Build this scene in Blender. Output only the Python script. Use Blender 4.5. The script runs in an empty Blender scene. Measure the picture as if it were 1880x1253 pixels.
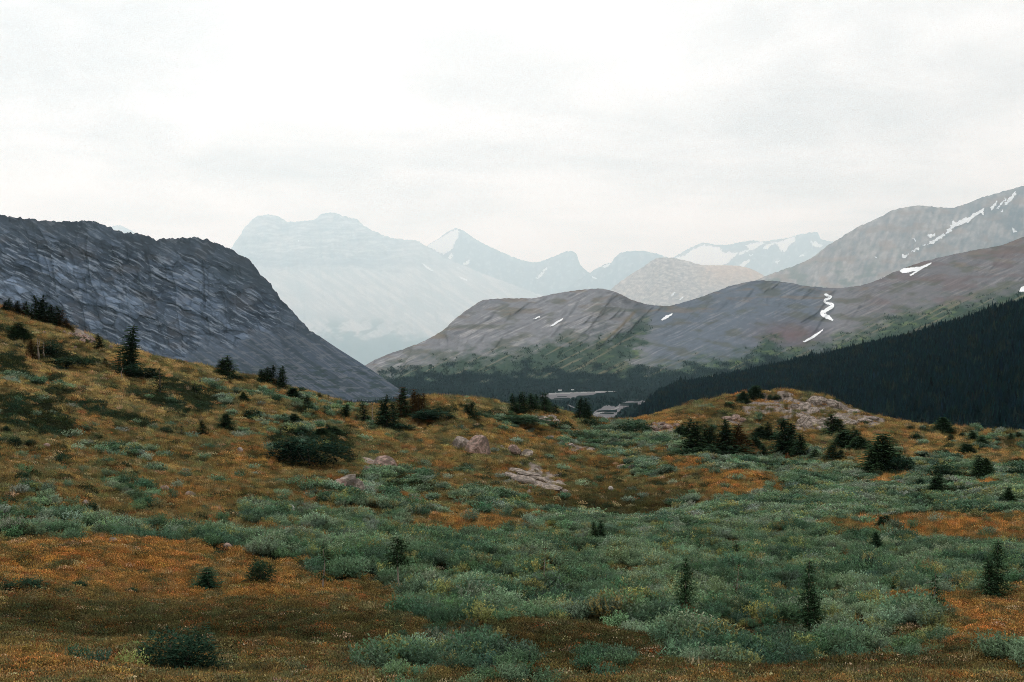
import bpy, bmesh, math, random
import numpy as np
from mathutils import Vector, Euler
from mathutils.bvhtree import BVHTree

random.seed(7)
RNG = np.random.default_rng(11)
R = math.radians
SC = bpy.context.scene
COL = SC.collection
FPX = 2256.0            # focal length in pixels of the 1880 px wide photograph
CX, CY = 940.0, 626.5
CAMZ = 1.7              # eye height above the ground at the camera

# ------------------------------------------------------------------ camera
cam_d = bpy.data.cameras.new('camera')
cam_d.sensor_width = 36.0
cam_d.lens = 36.0 * FPX / 1880.0
cam_d.clip_start = 0.1
cam_d.clip_end = 400000.0
cam = bpy.data.objects.new('camera', cam_d)
COL.objects.link(cam)
cam.location = (0, 0, CAMZ)
cam.rotation_euler = (R(90), 0, 0)
SC.camera = cam

# ------------------------------------------------------------------ world: overcast sky
SUN_EL, SUN_AZ = R(38), R(-14)         # azimuth from +Y (the view direction), negative = left
world = bpy.data.worlds.new('World')
SC.world = world
world.use_nodes = True
wt = world.node_tree
wt.nodes.clear()
def N(tree, kind, **kw):
    n = tree.nodes.new(kind)
    for k, v in kw.items():
        setattr(n, k, v)
    return n
def L(tree, a, b):
    tree.links.new(a, b)
def math_node(tree, op, a, b=None, c=None, clamp=False):
    n = N(tree, 'ShaderNodeMath', operation=op, use_clamp=clamp)
    for i, x in enumerate((a, b, c)):
        if x is None: continue
        if hasattr(x, 'is_output'): L(tree, x, n.inputs[i])
        else: n.inputs[i].default_value = x
    return n.outputs[0]
def mapr(tree, v, a, b, c, d, smooth=False):
    n = N(tree, 'ShaderNodeMapRange')
    if smooth: n.interpolation_type = 'SMOOTHSTEP'
    L(tree, v, n.inputs[0])
    for i, x in enumerate((a, b, c, d)): n.inputs[i + 1].default_value = x
    return n.outputs[0]
sky = N(wt, 'ShaderNodeTexSky', sky_type='NISHITA')
sky.sun_disc = False
sky.sun_elevation = SUN_EL
sky.sun_rotation = SUN_AZ
sky.altitude = 2000
tc = N(wt, 'ShaderNodeTexCoord')
sep = N(wt, 'ShaderNodeSeparateXYZ'); L(wt, tc.outputs['Generated'], sep.inputs[0])
zc = math_node(wt, 'MAXIMUM', sep.outputs[2], 0.0)
# cloud deck: direction projected on a flat layer far above
den = math_node(wt, 'ADD', zc, 0.12)
px_ = math_node(wt, 'DIVIDE', sep.outputs[0], den)
py_ = math_node(wt, 'DIVIDE', sep.outputs[1], den)
cmb = N(wt, 'ShaderNodeCombineXYZ'); L(wt, px_, cmb.inputs[0]); L(wt, py_, cmb.inputs[1])
n1 = N(wt, 'ShaderNodeTexNoise'); n1.inputs['Scale'].default_value = 0.62; n1.inputs['Detail'].default_value = 5.0
n1.inputs['Roughness'].default_value = 0.55; n1.inputs['Distortion'].default_value = 0.35
L(wt, cmb.outputs[0], n1.inputs['Vector'])
n2 = N(wt, 'ShaderNodeTexNoise'); n2.inputs['Scale'].default_value = 1.9; n2.inputs['Detail'].default_value = 6.0
n2.inputs['Roughness'].default_value = 0.6; n2.inputs['Distortion'].default_value = 0.5
L(wt, cmb.outputs[0], n2.inputs['Vector'])
c1 = mapr(wt, n1.outputs[0], 0.28, 0.68, 0.70, 1.15, True)
c2 = mapr(wt, n2.outputs[0], 0.3, 0.7, 0.90, 1.08, True)
cl = math_node(wt, 'MULTIPLY', c1, c2)
base = mapr(wt, zc, 0.0, 0.75, 8.7, 14.6)                 # an overcast sky is about twice as bright overhead
cl = math_node(wt, 'MULTIPLY', cl, base)
cc = N(wt, 'ShaderNodeMix', data_type='RGBA', blend_type='MULTIPLY'); cc.inputs[0].default_value = 1.0
cv = N(wt, 'ShaderNodeCombineXYZ')
for i in range(3): L(wt, cl, cv.inputs[i])
L(wt, cv.outputs[0], cc.inputs[6]); cc.inputs[7].default_value = (1.0, 1.0, 0.982, 1)
mx = N(wt, 'ShaderNodeMix', data_type='RGBA'); mx.inputs[0].default_value = 0.965
L(wt, sky.outputs[0], mx.inputs[6]); L(wt, cc.outputs[2], mx.inputs[7])
bg = N(wt, 'ShaderNodeBackground'); bg.inputs[1].default_value = 0.1
L(wt, mx.outputs[2], bg.inputs[0])
wo = N(wt, 'ShaderNodeOutputWorld'); L(wt, bg.outputs[0], wo.inputs[0])

# ------------------------------------------------------------------ sun behind the cloud
sd = bpy.data.lights.new('sun', 'SUN')
sd.energy = 1.5
sd.angle = R(10)
sd.color = (1.0, 0.98, 0.95)
sun = bpy.data.objects.new('sun', sd)
COL.objects.link(sun)
sun_dir = Vector((math.sin(SUN_AZ) * math.cos(SUN_EL), math.cos(SUN_AZ) * math.cos(SUN_EL), math.sin(SUN_EL)))
sun.rotation_euler = sun_dir.to_track_quat('Z', 'Y').to_euler()
sun.location = (0, 0, 60)

SC.view_settings.view_transform = 'Standard'
SC.view_settings.look = 'None'
SC.view_settings.exposure = 0.0
SC.view_settings.gamma = 1.0
SC.view_settings.use_curve_mapping = False
SC.render.engine = 'CYCLES'
SC.cycles.use_denoising = True
SC.cycles.denoising_prefilter = 'NONE'
SC.cycles.denoising_input_passes = 'RGB_ALBEDO_NORMAL'
SC.cycles.filter_width = 0.95
SC.cycles.max_bounces = 8
SC.cycles.diffuse_bounces = 2
SC.cycles.glossy_bounces = 1
SC.cycles.transmission_bounces = 2
SC.cycles.volume_bounces = 2
SC.cycles.transparent_max_bounces = 4
SC.cycles.use_fast_gi = False

# ------------------------------------------------------------------ numpy noise
def _h(ix, iy, seed):
    with np.errstate(over='ignore'):
        h = ix.astype(np.int64).astype(np.uint32) * np.uint32(374761393) + iy.astype(np.int64).astype(np.uint32) * np.uint32(668265263) + np.uint32((seed * 974634777 + 1013) & 0xffffffff)
        h = (h ^ (h >> np.uint32(13))) * np.uint32(1274126177)
        h = (h ^ (h >> np.uint32(16))) * np.uint32(2246822519)
        h ^= h >> np.uint32(15)
    return h.astype(np.float64) / 4294967295.0
def gnoise(x, y, seed=0):
    x = np.asarray(x, float); y = np.asarray(y, float)
    xi = np.floor(x); yi = np.floor(y)
    fx = x - xi; fy = y - yi
    ux = fx * fx * fx * (fx * (fx * 6 - 15) + 10); uy = fy * fy * fy * (fy * (fy * 6 - 15) + 10)
    def g(ox, oy):
        a = _h(xi + ox, yi + oy, seed) * 2 * np.pi
        return np.cos(a) * (fx - ox) + np.sin(a) * (fy - oy)
    a = g(0, 0); b = g(1, 0); c = g(0, 1); d = g(1, 1)
    return (a + (b - a) * ux + (c - a) * uy + (a - b - c + d) * ux * uy) * 1.5
def fbm(x, y, octv=4, seed=0, gain=0.5, lac=2.03):
    s = 0.0; a = 1.0; t = 0.0
    for i in range(octv):
        s = s + a * gnoise(x, y, seed + i * 17); t += a
        x = x * lac + 3.1; y = y * lac - 1.7; a *= gain
    return 1.4 * s / t
def ridged(x, y, octv=4, seed=0, gain=0.5):
    s = 0.0; a = 1.0; t = 0.0
    for i in range(octv):
        s = s + a * (1 - 2 * np.abs(gnoise(x, y, seed + i * 17))); t += a
        x = x * 2.07 + 1.3; y = y * 2.07 + 5.7; a *= gain
    return s / t
def sstep(a, b, x):
    t = np.clip((x - a) / (b - a), 0, 1)
    return t * t * (3 - 2 * t)
def lerp(a, b, t): return a + (b - a) * t
def mixc(a, b, t): return a + (np.asarray(b, float) - a) * t[..., None]

def pchip(xs, ys, x):
    xs = np.asarray(xs, float); ys = np.asarray(ys, float)
    h = np.diff(xs); d = np.diff(ys) / h
    m = np.zeros_like(ys)
    for i in range(1, len(xs) - 1):
        if d[i - 1] * d[i] > 0:
            w1 = 2 * h[i] + h[i - 1]; w2 = h[i] + 2 * h[i - 1]
            m[i] = (w1 + w2) / (w1 / d[i - 1] + w2 / d[i])
    m[0] = d[0]; m[-1] = d[-1]
    k = np.clip(np.searchsorted(xs, x) - 1, 0, len(xs) - 2)
    t = (x - xs[k]) / h[k]
    t2 = t * t; t3 = t2 * t
    return (2*t3 - 3*t2 + 1) * ys[k] + (t3 - 2*t2 + t) * h[k] * m[k] + (-2*t3 + 3*t2) * ys[k+1] + (t3 - t2) * h[k] * m[k+1]

def in_poly(u, v, poly):
    u = np.asarray(u, float); v = np.asarray(v, float)
    r = np.zeros(u.shape, bool)
    n = len(poly)
    for i in range(n):
        x1, y1 = poly[i]; x2, y2 = poly[(i + 1) % n]
        if y1 == y2: continue
        c = ((y1 > v) != (y2 > v)) & (u < (x2 - x1) * (v - y1) / (y2 - y1) + x1)
        r ^= c
    return r

def worley(x, y, seed=0):
    """nearest and second nearest cell distance, a random value per cell and the offset from its centre"""
    xi = np.floor(x); yi = np.floor(y)
    f1 = np.full(x.shape, 9.0); f2 = np.full(x.shape, 9.0); idv = np.zeros(x.shape); ox = np.zeros(x.shape); oy = np.zeros(x.shape)
    for dx in (-1, 0, 1):
        for dy in (-1, 0, 1):
            cx = xi + dx + 0.1 + 0.8 * _h(xi + dx, yi + dy, seed); cy = yi + dy + 0.1 + 0.8 * _h(xi + dx, yi + dy, seed + 7)
            d = np.hypot(x - cx, y - cy); m = d < f1
            f2 = np.where(m, f1, np.minimum(f2, d)); idv = np.where(m, _h(xi + dx, yi + dy, seed + 13), idv)
            ox = np.where(m, x - cx, ox); oy = np.where(m, y - cy, oy); f1 = np.where(m, d, f1)
    return f1, f2, idv, ox, oy

# ------------------------------------------------------------------ helpers for objects
def unproj(u, v, Y):
    u = np.asarray(u, float); v = np.asarray(v, float); Y = np.asarray(Y, float)
    return np.stack([(u - CX) / FPX * Y, Y + 0 * u, CAMZ - (v - CY) / FPX * Y], -1)
def proj(P):
    Y = np.maximum(P[..., 1], 0.05)
    return CX + P[..., 0] / Y * FPX, CY - (P[..., 2] - CAMZ) / Y * FPX

def mesh_np(name, verts, faces, mat=None, smooth=False, attrs=None):
    """faces: (n,3) or (n,4) int array"""
    verts = np.asarray(verts, np.float32).reshape(-1, 3); faces = np.asarray(faces, np.int32)
    me = bpy.data.meshes.new(name)
    k = faces.shape[1]
    me.vertices.add(len(verts)); me.vertices.foreach_set('co', verts.ravel())
    me.loops.add(faces.size); me.loops.foreach_set('vertex_index', faces.ravel())
    me.polygons.add(len(faces))
    me.polygons.foreach_set('loop_start', np.arange(0, faces.size, k, dtype=np.int32))
    me.polygons.foreach_set('loop_total', np.full(len(faces), k, np.int32))
    me.polygons.foreach_set('use_smooth', np.full(len(faces), smooth, bool))
    me.update(calc_edges=True)
    for an, av in (attrs or {}).items():
        av = np.asarray(av, np.float32)
        if av.ndim == 2 and av.shape[1] == 3:
            a = me.attributes.new(an, 'FLOAT_VECTOR', 'POINT'); a.data.foreach_set('vector', av.ravel())
        else:
            a = me.attributes.new(an, 'FLOAT', 'POINT'); a.data.foreach_set('value', av.ravel())
    if mat: me.materials.append(mat)
    return me
def link(name, data, parent=None, loc=(0, 0, 0), rot=(0, 0, 0), scale=(1, 1, 1)):
    o = bpy.data.objects.new(name, data)
    COL.objects.link(o)
    o.location = loc; o.rotation_euler = rot; o.scale = scale
    if parent: o.parent = parent
    return o
def tag(o, label=None, cat=None, kind=None, group=None):
    if label: o['label'] = label
    if cat: o['category'] = cat
    if kind: o['kind'] = kind
    if group: o['group'] = group
    return o
def grid_faces(nr, nc):
    i = np.arange(nr - 1)[:, None] * nc + np.arange(nc - 1)[None, :]
    return np.stack([i, i + 1, i + nc + 1, i + nc], -1).reshape(-1, 4)

# ------------------------------------------------------------------ materials
def new_mat(name):
    m = bpy.data.materials.new(name); m.use_nodes = True
    t = m.node_tree; t.nodes.clear()
    out = N(t, 'ShaderNodeOutputMaterial')
    return m, t, out
def mat_attr_rock(name, nscale, bump, bscale, rough=0.9, var=0.25, stretch=None):
    """colour from the mesh's 'tone' attribute (kinds of rock and plants), broken up by noise, with a noise bump"""
    m, t, out = new_mat(name)
    b = N(t, 'ShaderNodeBsdfPrincipled'); b.inputs['Roughness'].default_value = rough
    b.inputs['Specular IOR Level'].default_value = 0.0
    at = N(t, 'ShaderNodeAttribute', attribute_name='tone')
    ge = N(t, 'ShaderNodeNewGeometry')
    vec = ge.outputs['Position']
    if stretch:
        mp = N(t, 'ShaderNodeMapping'); mp.inputs['Scale'].default_value = stretch
        L(t, vec, mp.inputs['Vector']); vec = mp.outputs[0]
    n = N(t, 'ShaderNodeTexNoise'); n.inputs['Scale'].default_value = nscale; n.inputs['Detail'].default_value = 6; n.inputs['Roughness'].default_value = 0.65
    L(t, vec, n.inputs['Vector'])
    f = mapr(t, n.outputs[0], 0.3, 0.7, 1 - var, 1 + var)
    mul = N(t, 'ShaderNodeVectorMath', operation='SCALE'); L(t, at.outputs['Vector'], mul.inputs[0]); L(t, f, mul.inputs['Scale'])
    L(t, mul.outputs[0], b.inputs['Base Color'])
    n3 = N(t, 'ShaderNodeTexNoise'); n3.inputs['Scale'].default_value = bscale; n3.inputs['Detail'].default_value = 5; n3.inputs['Roughness'].default_value = 0.7
    L(t, vec, n3.inputs['Vector'])
    bp = N(t, 'ShaderNodeBump'); bp.inputs['Strength'].default_value = 0.8; bp.inputs['Distance'].default_value = bump
    L(t, n3.outputs[0], bp.inputs['Height']); L(t, bp.outputs[0], b.inputs['Normal'])
    L(t, b.outputs[0], out.inputs[0])
    return m
def mat_plain(name, col, rough=0.9, nscale=None, var=0.2, spec=0.2):
    m, t, out = new_mat(name)
    b = N(t, 'ShaderNodeBsdfPrincipled'); b.inputs['Roughness'].default_value = rough
    b.inputs['Specular IOR Level'].default_value = spec
    if nscale:
        ge = N(t, 'ShaderNodeNewGeometry')
        n = N(t, 'ShaderNodeTexNoise'); n.inputs['Scale'].default_value = nscale; n.inputs['Detail'].default_value = 6
        L(t, ge.outputs['Position'], n.inputs['Vector'])
        f = mapr(t, n.outputs[0], 0.3, 0.7, 1 - var, 1 + var)
        v = N(t, 'ShaderNodeVectorMath', operation='SCALE'); v.inputs[0].default_value = col; L(t, f, v.inputs['Scale'])
        L(t, v.outputs[0], b.inputs['Base Color'])
    else:
        b.inputs['Base Color'].default_value = (*col, 1)
    L(t, b.outputs[0], out.inputs[0])
    return m
def mat_leaf(name, col=None, tint=True, trans=0.25, var=0.35, rough=0.6, spec=0.0):
    """leaf: colour per plant ('tint' carried by the instance) or fixed, varied leaf by leaf, some painted lighter where tops and tips catch light ('rnd' on the mesh), thin and a little translucent"""
    m, t, out = new_mat(name)
    b = N(t, 'ShaderNodeBsdfPrincipled'); b.inputs['Roughness'].default_value = rough
    b.inputs['Specular IOR Level'].default_value = spec
    r = N(t, 'ShaderNodeAttribute', attribute_name='leaf_tone')
    f = mapr(t, r.outputs['Fac'], 0, 1, 1 - var, 1 + var)
    v = N(t, 'ShaderNodeVectorMath', operation='SCALE'); L(t, f, v.inputs['Scale'])
    if tint:
        a = N(t, 'ShaderNodeAttribute', attribute_name='tint', attribute_type='INSTANCER'); L(t, a.outputs['Vector'], v.inputs[0])
    else:
        oi = N(t, 'ShaderNodeObjectInfo')
        mxr = N(t, 'ShaderNodeMix', data_type='RGBA'); L(t, oi.outputs['Random'], mxr.inputs[0])
        mxr.inputs[6].default_value = (*[c * 0.8 for c in col], 1); mxr.inputs[7].default_value = (col[0] * 1.35, col[1] * 1.15, col[2] * 0.95, 1)
        L(t, mxr.outputs[2], v.inputs[0])
    L(t, v.outputs[0], b.inputs['Base Color'])
    tr = N(t, 'ShaderNodeBsdfTranslucent'); L(t, v.outputs[0], tr.inputs[0])
    ms = N(t, 'ShaderNodeMixShader'); ms.inputs[0].default_value = trans
    L(t, b.outputs[0], ms.inputs[1]); L(t, tr.outputs[0], ms.inputs[2])
    L(t, ms.outputs[0], out.inputs[0])
    return m
M_SNOW = mat_plain('snow', (0.70, 0.72, 0.74), 0.8, 0.015, 0.16, 0.0)
# ================================================================== MOUNTAINS
def build_range(name, cols, nu, nt, disp, colour, mat, prof=1.0, back=(0.25, 0.6), jag=None, smooth=True, curve='pchip'):
    c = np.array(cols, float)
    s0 = np.concatenate([[0], np.cumsum(np.hypot(np.diff(c[:, 0]), np.diff(c[:, 1])) + 0.3 * np.abs(np.diff(c[:, 3])))])
    s = np.linspace(0, s0[-1], nu)
    f = (lambda y: pchip(s0, y, s)) if curve == 'pchip' else (lambda y: np.interp(s, s0, y))
    C = unproj(f(c[:, 0]), f(c[:, 1]), f(c[:, 2])); F = unproj(f(c[:, 3]), f(c[:, 4]), f(c[:, 5]))
    t = np.linspace(0, 1, nt)[:, None, None]
    P = F[None] + (C - F)[None] * t
    z = F[None, :, 2] + (C - F)[None, :, 2] * (t[..., 0] ** prof)
    P[..., 2] = z
    # far side of the ridge
    H = np.maximum(C[:, 2] - F[:, 2], 0.02 * C[:, 1])
    nb = 8
    bk = []
    for k in range(1, nb + 1):
        q = k / nb
        B = C.copy(); B[:, 1] += H * back[1] * 3 * q; B[:, 0] *= B[:, 1] / C[:, 1]; B[:, 2] -= H * (back[0] * q + 0.85 * q * q)
        bk.append(B)
    P = np.concatenate([P, np.array(bk)], 0)
    T = np.concatenate([np.linspace(0, 1, nt), 1 + np.arange(1, nb + 1) / nb])[:, None] + 0 * s[None]
    S = s[None] + 0 * T
    u, v = proj(P)
    # smooth normals of the base form
    du = np.gradient(P, axis=1); dv = np.gradient(P, axis=0)
    n = np.cross(du, dv); n /= np.linalg.norm(n, axis=-1, keepdims=True) + 1e-9
    n[n[..., 2] < 0] *= -1
    k = P[..., 1:2] / FPX
    # ledges and gullies push out of the slope level, towards the valley
    hz = n * np.array([1, 1, 0.0]); hz /= np.linalg.norm(hz, axis=-1, keepdims=True) + 1e-9
    hz = hz * 0.35 + np.array([0, -0.85, 0.05])
    P = P + hz * (disp(S, T, u, v)[..., None] * k * 1.5)
    if jag is not None:
        P[..., 2] += jag(S, T, u, v) * k[..., 0]
    tone = colour(S, T, u, v, n, P)
    nr, nc = P.shape[:2]
    me = mesh_np(name, P.reshape(-1, 3), grid_faces(nr, nc), mat, smooth, {'tone': tone.reshape(-1, 3)})
    o = link(name, me)
    return o, P
def bvh_of(P):
    nr, nc = P.shape[:2]
    return BVHTree.FromPolygons([tuple(p) for p in P.reshape(-1, 3).tolist()], grid_faces(nr, nc).tolist())
EYE = Vector((0, 0, CAMZ))
def cast(bvh, u, v):
    d = Vector(((u - CX) / FPX, 1.0, -(v - CY) / FPX)).normalized()
    h = bvh.ray_cast(EYE, d)
    return h[0], h[1]
def drape(name, bvh, poly, mat, parent, step=1.6, lift=0.0012, thick=True, rough=0.0):
    """a sheet of snow or gravel lying on a slope: its outline is a polygon, it follows the ground and has its own small thickness"""
    us = [p[0] for p in poly]; vs = [p[1] for p in poly]
    nu = max(3, int((max(us) - min(us)) / step) + 2); nv = max(3, int((max(vs) - min(vs)) / step) + 2)
    U, V = np.meshgrid(np.linspace(min(us) - step, max(us) + step, nu), np.linspace(min(vs) - step, max(vs) + step, nv))
    Uc = (U[:-1, :-1] + U[1:, 1:]) / 2; Vc = (V[:-1, :-1] + V[1:, 1:]) / 2
    du = fbm(Uc / 5, Vc / 5, 2, 5) * rough; dv = fbm(Uc / 5, Vc / 5, 2, 9) * rough
    keep = in_poly(Uc + du, Vc + dv, poly)
    idx = {}; verts = []; faces = []
    def vid(i, j):
        if (i, j) not in idx:
            h, nn = cast(bvh, U[i, j], V[i, j])
            if h is None: idx[(i, j)] = -1
            else:
                h = h + (EYE - h) * lift
                idx[(i, j)] = len(verts); verts.append(tuple(h))
        return idx[(i, j)]
    for i in range(nv - 1):
        for j in range(nu - 1):
            if keep[i, j]:
                q = [vid(i, j), vid(i, j + 1), vid(i + 1, j + 1), vid(i + 1, j)]
                if min(q) < 0: continue
                ys = [verts[k][1] for k in q]
                if max(ys) / min(ys) > 1.12: continue
                faces.append(q[::-1])
    if not faces: return None
    used = sorted({k for f in faces for k in f}); mp = {k: i for i, k in enumerate(used)}
    me = mesh_np(name, [verts[k] for k in used], [[mp[k] for k in f] for f in faces], mat, True)
    return link(name, me, parent)

# ---- the dark slate ridge on the left
def left_axes(u, v):
    wu = u + fbm(u / 60, v / 60, 3, 55) * 5; wv = v + fbm(u / 60, v / 60, 3, 56) * 5
    return 0.88 * wu + 0.47 * wv, 0.88 * wv - 0.47 * wu
def left_disp(S, T, u, v):
    rock = left_rock(S, T, u, v)
    al, ac = left_axes(u, v)
    d = ridged(al / 120, ac / 46, 4, 3) * 4.0 + fbm(al / 40, ac / 16, 4, 8) * 2.6
    # tilted slabs, each with its own tilt, stepping down to the right
    for k, (lx, ly, am) in enumerate(((64, 24, 1.5), (27, 10, 0.9), (13, 4.6, 0.45))):
        f1, f2, idv, ox, oy = worley(al / lx, ac / ly, 20 + k)
        d = d + am * ((idv - 0.5) * 1.1 + ox * (idv - 0.3) * 1.2 + oy * 1.1)
    d = d - 6.0 * np.exp(-((v - 505 - 0.12 * (u - 430)) / 16) ** 2) * sstep(330, 420, u) * (1 - sstep(500, 540, u))
    d = d - 7.0 * sstep(0.30, 0.55, ridged(S / 48 + 0.4 * fbm(S / 30, T * 5, 2, 33), T * 0.7, 2, 34)) * sstep(0.2, 0.6, T)
    smooth_ = fbm(u / 20, v / 30, 2, 14) * 0.7
    return lerp(smooth_, d * (0.2 + 0.8 * (1 - sstep(0.86, 0.97, T))), rock)
def left_rock(S, T, u, v):
    w = fbm(u / 45, v / 30, 3, 77) * 26
    line = 690 - (u - 260) * 0.27
    return 1 - sstep(-14, 16, v + w - np.where(u < 200, 700, line - 18))
def left_col(S, T, u, v, n, P):
    rock = left_rock(S, T, u, v)
    al, ac = left_axes(u, v)
    a = np.zeros(u.shape + (3,)) + np.array([0.052, 0.062, 0.078])
    big = fbm(u / 90, v / 45, 4, 68, 0.55)
    a = mixc(a, (0.027, 0.034, 0.046), sstep(-0.05, 0.35, big) * 0.7)
    for k, (lx, ly, am) in enumerate(((64, 24, 0.65), (27, 10, 0.55), (13, 4.6, 0.32))):
        f1, f2, idv, ox, oy = worley(al / lx, ac / ly, 20 + k)
        a = a * (1 + am * (idv - 0.5) * 1.6)[..., None]
        a = a * (1 - (0.2 if k == 0 else 0.5) * am * (1 - sstep(0.02, 0.16, f2 - f1)))[..., None]
    a = mixc(a, (0.185, 0.195, 0.210), sstep(0.12, 0.42, fbm(al / 36, ac / 4.4, 4, 61, 0.6)) * 0.62)
    a = mixc(a, (0.012, 0.017, 0.024), sstep(0.14, 0.42, fbm(al / 44, ac / 6.0, 4, 67, 0.6)) * 0.75)
    a = mixc(a, (0.070, 0.056, 0.048), sstep(0.15, 0.5, fbm(u / 60, v / 30, 3, 62)) * 0.25)
    cliff = np.exp(-((v - 500 - 0.12 * (u - 430)) / 26) ** 2) * sstep(340, 420, u) * (1 - sstep(500, 560, u))
    a = mixc(a, (0.028, 0.036, 0.042), cliff * 0.6)
    top = sstep(0.84, 0.97, T)
    a = mixc(a, (0.030, 0.034, 0.038), top * 0.55)
    sx = 0.84 * v - 0.55 * u; sy = 0.84 * u + 0.55 * v
    st = fbm(sx / 2.6, sy / 110, 4, 63, 0.6); st2 = fbm(sx / 12, sy / 120, 3, 64)
    scree = np.zeros(u.shape + (3,)) + np.array([0.050, 0.059, 0.073])
    scree = mixc(scree, (0.078, 0.080, 0.087), sstep(-0.05, 0.3, st))
    scree = mixc(scree, (0.030, 0.037, 0.042), sstep(0.0, 0.3, st2) * 0.75)
    scree = mixc(scree, (0.022, 0.032, 0.028), sstep(640, 690, v) * sstep(0.05, 0.3, fbm(u / 26, v / 7, 4, 65)) * 0.75)
    scree = mixc(scree, (0.105, 0.105, 0.108), sstep(0.2, 0.4, fbm(u / 20, v / 5, 4, 66)) * 0.5)
    return (scree + (a - scree) * rock[..., None]) * np.array([1.12, 1.24, 1.36])
M_LEFT = mat_attr_rock('slate', 0.06, 4.0, 0.05, 0.95, 0.12)
left_cols = [(-330, 383, 2230, -230, 840, 1500), (-150, 390, 2320, -40, 845, 1550), (0, 396, 2400, 120, 850, 1600), (40, 402, 2400, 160, 850, 1620), (100, 408, 2400, 210, 850, 1650),
    (168, 407, 2450, 260, 850, 1700), (222, 426, 2500, 310, 850, 1700), (258, 432, 2520, 340, 850, 1720), (290, 440, 2550, 370, 850, 1750), (345, 438, 2580, 400, 850, 1760), (372, 438, 2600, 420, 850, 1780),
    (395, 447, 2620, 440, 850, 1800), (420, 456, 2650, 470, 850, 1800), (440, 470, 2660, 490, 850, 1820), (458, 478, 2680, 510, 850, 1850), (480, 506, 2700, 540, 850, 1900), (498, 524, 2710, 560, 850, 1900),
    (512, 545, 2720, 575, 850, 1950), (540, 577, 2760, 610, 850, 2000), (568, 607, 2800, 640, 850, 2000), (590, 620, 2820, 660, 850, 2050), (620, 640, 2850, 680, 850, 2100), (680, 678, 2900, 720, 840, 2150), (735, 716, 2950, 745, 830, 2200),
    (775, 738, 3000, 765, 820, 2250)]
def left_jag(S, T, u, v):
    r = 1 - sstep(565, 600, u)
    return (np.abs(fbm(S / 34, 0 * S + 3, 3, 91)) * -7.0 + 2.5 + fbm(S / 10, 0 * S, 4, 90, 0.55) * 2.6) * np.exp(-((T - 1) / 0.035) ** 2) * r
left_mt, P_left = build_range('mountain', left_cols, 860, 400, left_disp, left_col, M_LEFT, prof=1.12, jag=left_jag, curve='lin')
tag(left_mt, 'dark blue grey slate mountain with a smooth scree flank on the left', 'mountain', 'structure')

# ---- mauve rounded hills in the middle distance, running up to the right edge
RAV = [(1178, 560), (1186, 590), (1176, 620), (1160, 650), (1150, 690), (1140, 730)]
def ravine(u, v):
    return u - np.interp(v, [p[1] for p in RAV], [p[0] for p in RAV])
RAV2 = [(1520, 530), (1518, 560), (1514, 590), (1480, 630), (1440, 660), (1400, 690)]
def ravine2(u, v):
    return u - np.interp(v, [p[1] for p in RAV2], [p[0] for p in RAV2])
def mid_disp(S, T, u, v):
    d = fbm(S / 60 + T, T * 4, 4, 100) * 4.0 + ridged(S / 44 + T * 2.0, T * 2 - S / 120, 3, 101) * 3.4 * (0.4 + 0.9 * sstep(-0.2, 0.3, fbm(u / 80, v / 40, 2, 107)))
    d = d + fbm((u + 1.6 * v) / 34, (v + 0.5 * u) / 12, 4, 103, 0.6) * 1.6 * sstep(0.3, 0.6, T)
    d = d - 9 * sstep(0.15, 0.5, ridged((u + 0.9 * v) / 75, (v - 0.2 * u) / 190, 3, 109)) * sstep(0.25, 0.6, T)
    d = d - 14 * np.exp(-(ravine(u, v) / 26) ** 2) - 12 * np.exp(-(ravine2(u, v) / 24) ** 2) * sstep(520, 560, v)
    return d * (0.25 + 0.75 * (1 - sstep(0.93, 1.0, T)))
VEG = [(680, 740), (690, 690), (760, 665), (830, 655), (900, 650), (960, 640), (1010, 630), (1040, 620), (1080, 628), (1120, 615), (1150, 600), (1185, 585), (1205, 600), (1180, 625), (1165, 655), (1185, 675), (1230, 672), (1262, 664), (1290, 655), (1320, 660), (1370, 650), (1400, 618), (1420, 612), (1440, 640), (1490, 640), (1560, 612), (1650, 575), (1800, 545), (1900, 525), (2300, 470), (2300, 800), (680, 800)]
def mid_veg(u, v):
    du = fbm(u / 40, v / 16, 4, 120) * 36; dv = fbm(u / 30, v / 12, 4, 121) * 22
    a = 0.0
    for k, o in enumerate((-15, -9, -4, 0, 5, 11, 18)):        # the plants thin out uphill
        a = a + in_poly(u + du + fbm(u / 9, v / 5, 3, 123 + k) * 14, v + dv + o, VEG) / 7.0
    return a
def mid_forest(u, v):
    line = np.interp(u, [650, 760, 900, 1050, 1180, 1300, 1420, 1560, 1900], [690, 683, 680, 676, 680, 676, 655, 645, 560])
    return sstep(-10, 14, v + fbm(u / 35, v / 14, 4, 122) * 34 - line)
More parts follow.
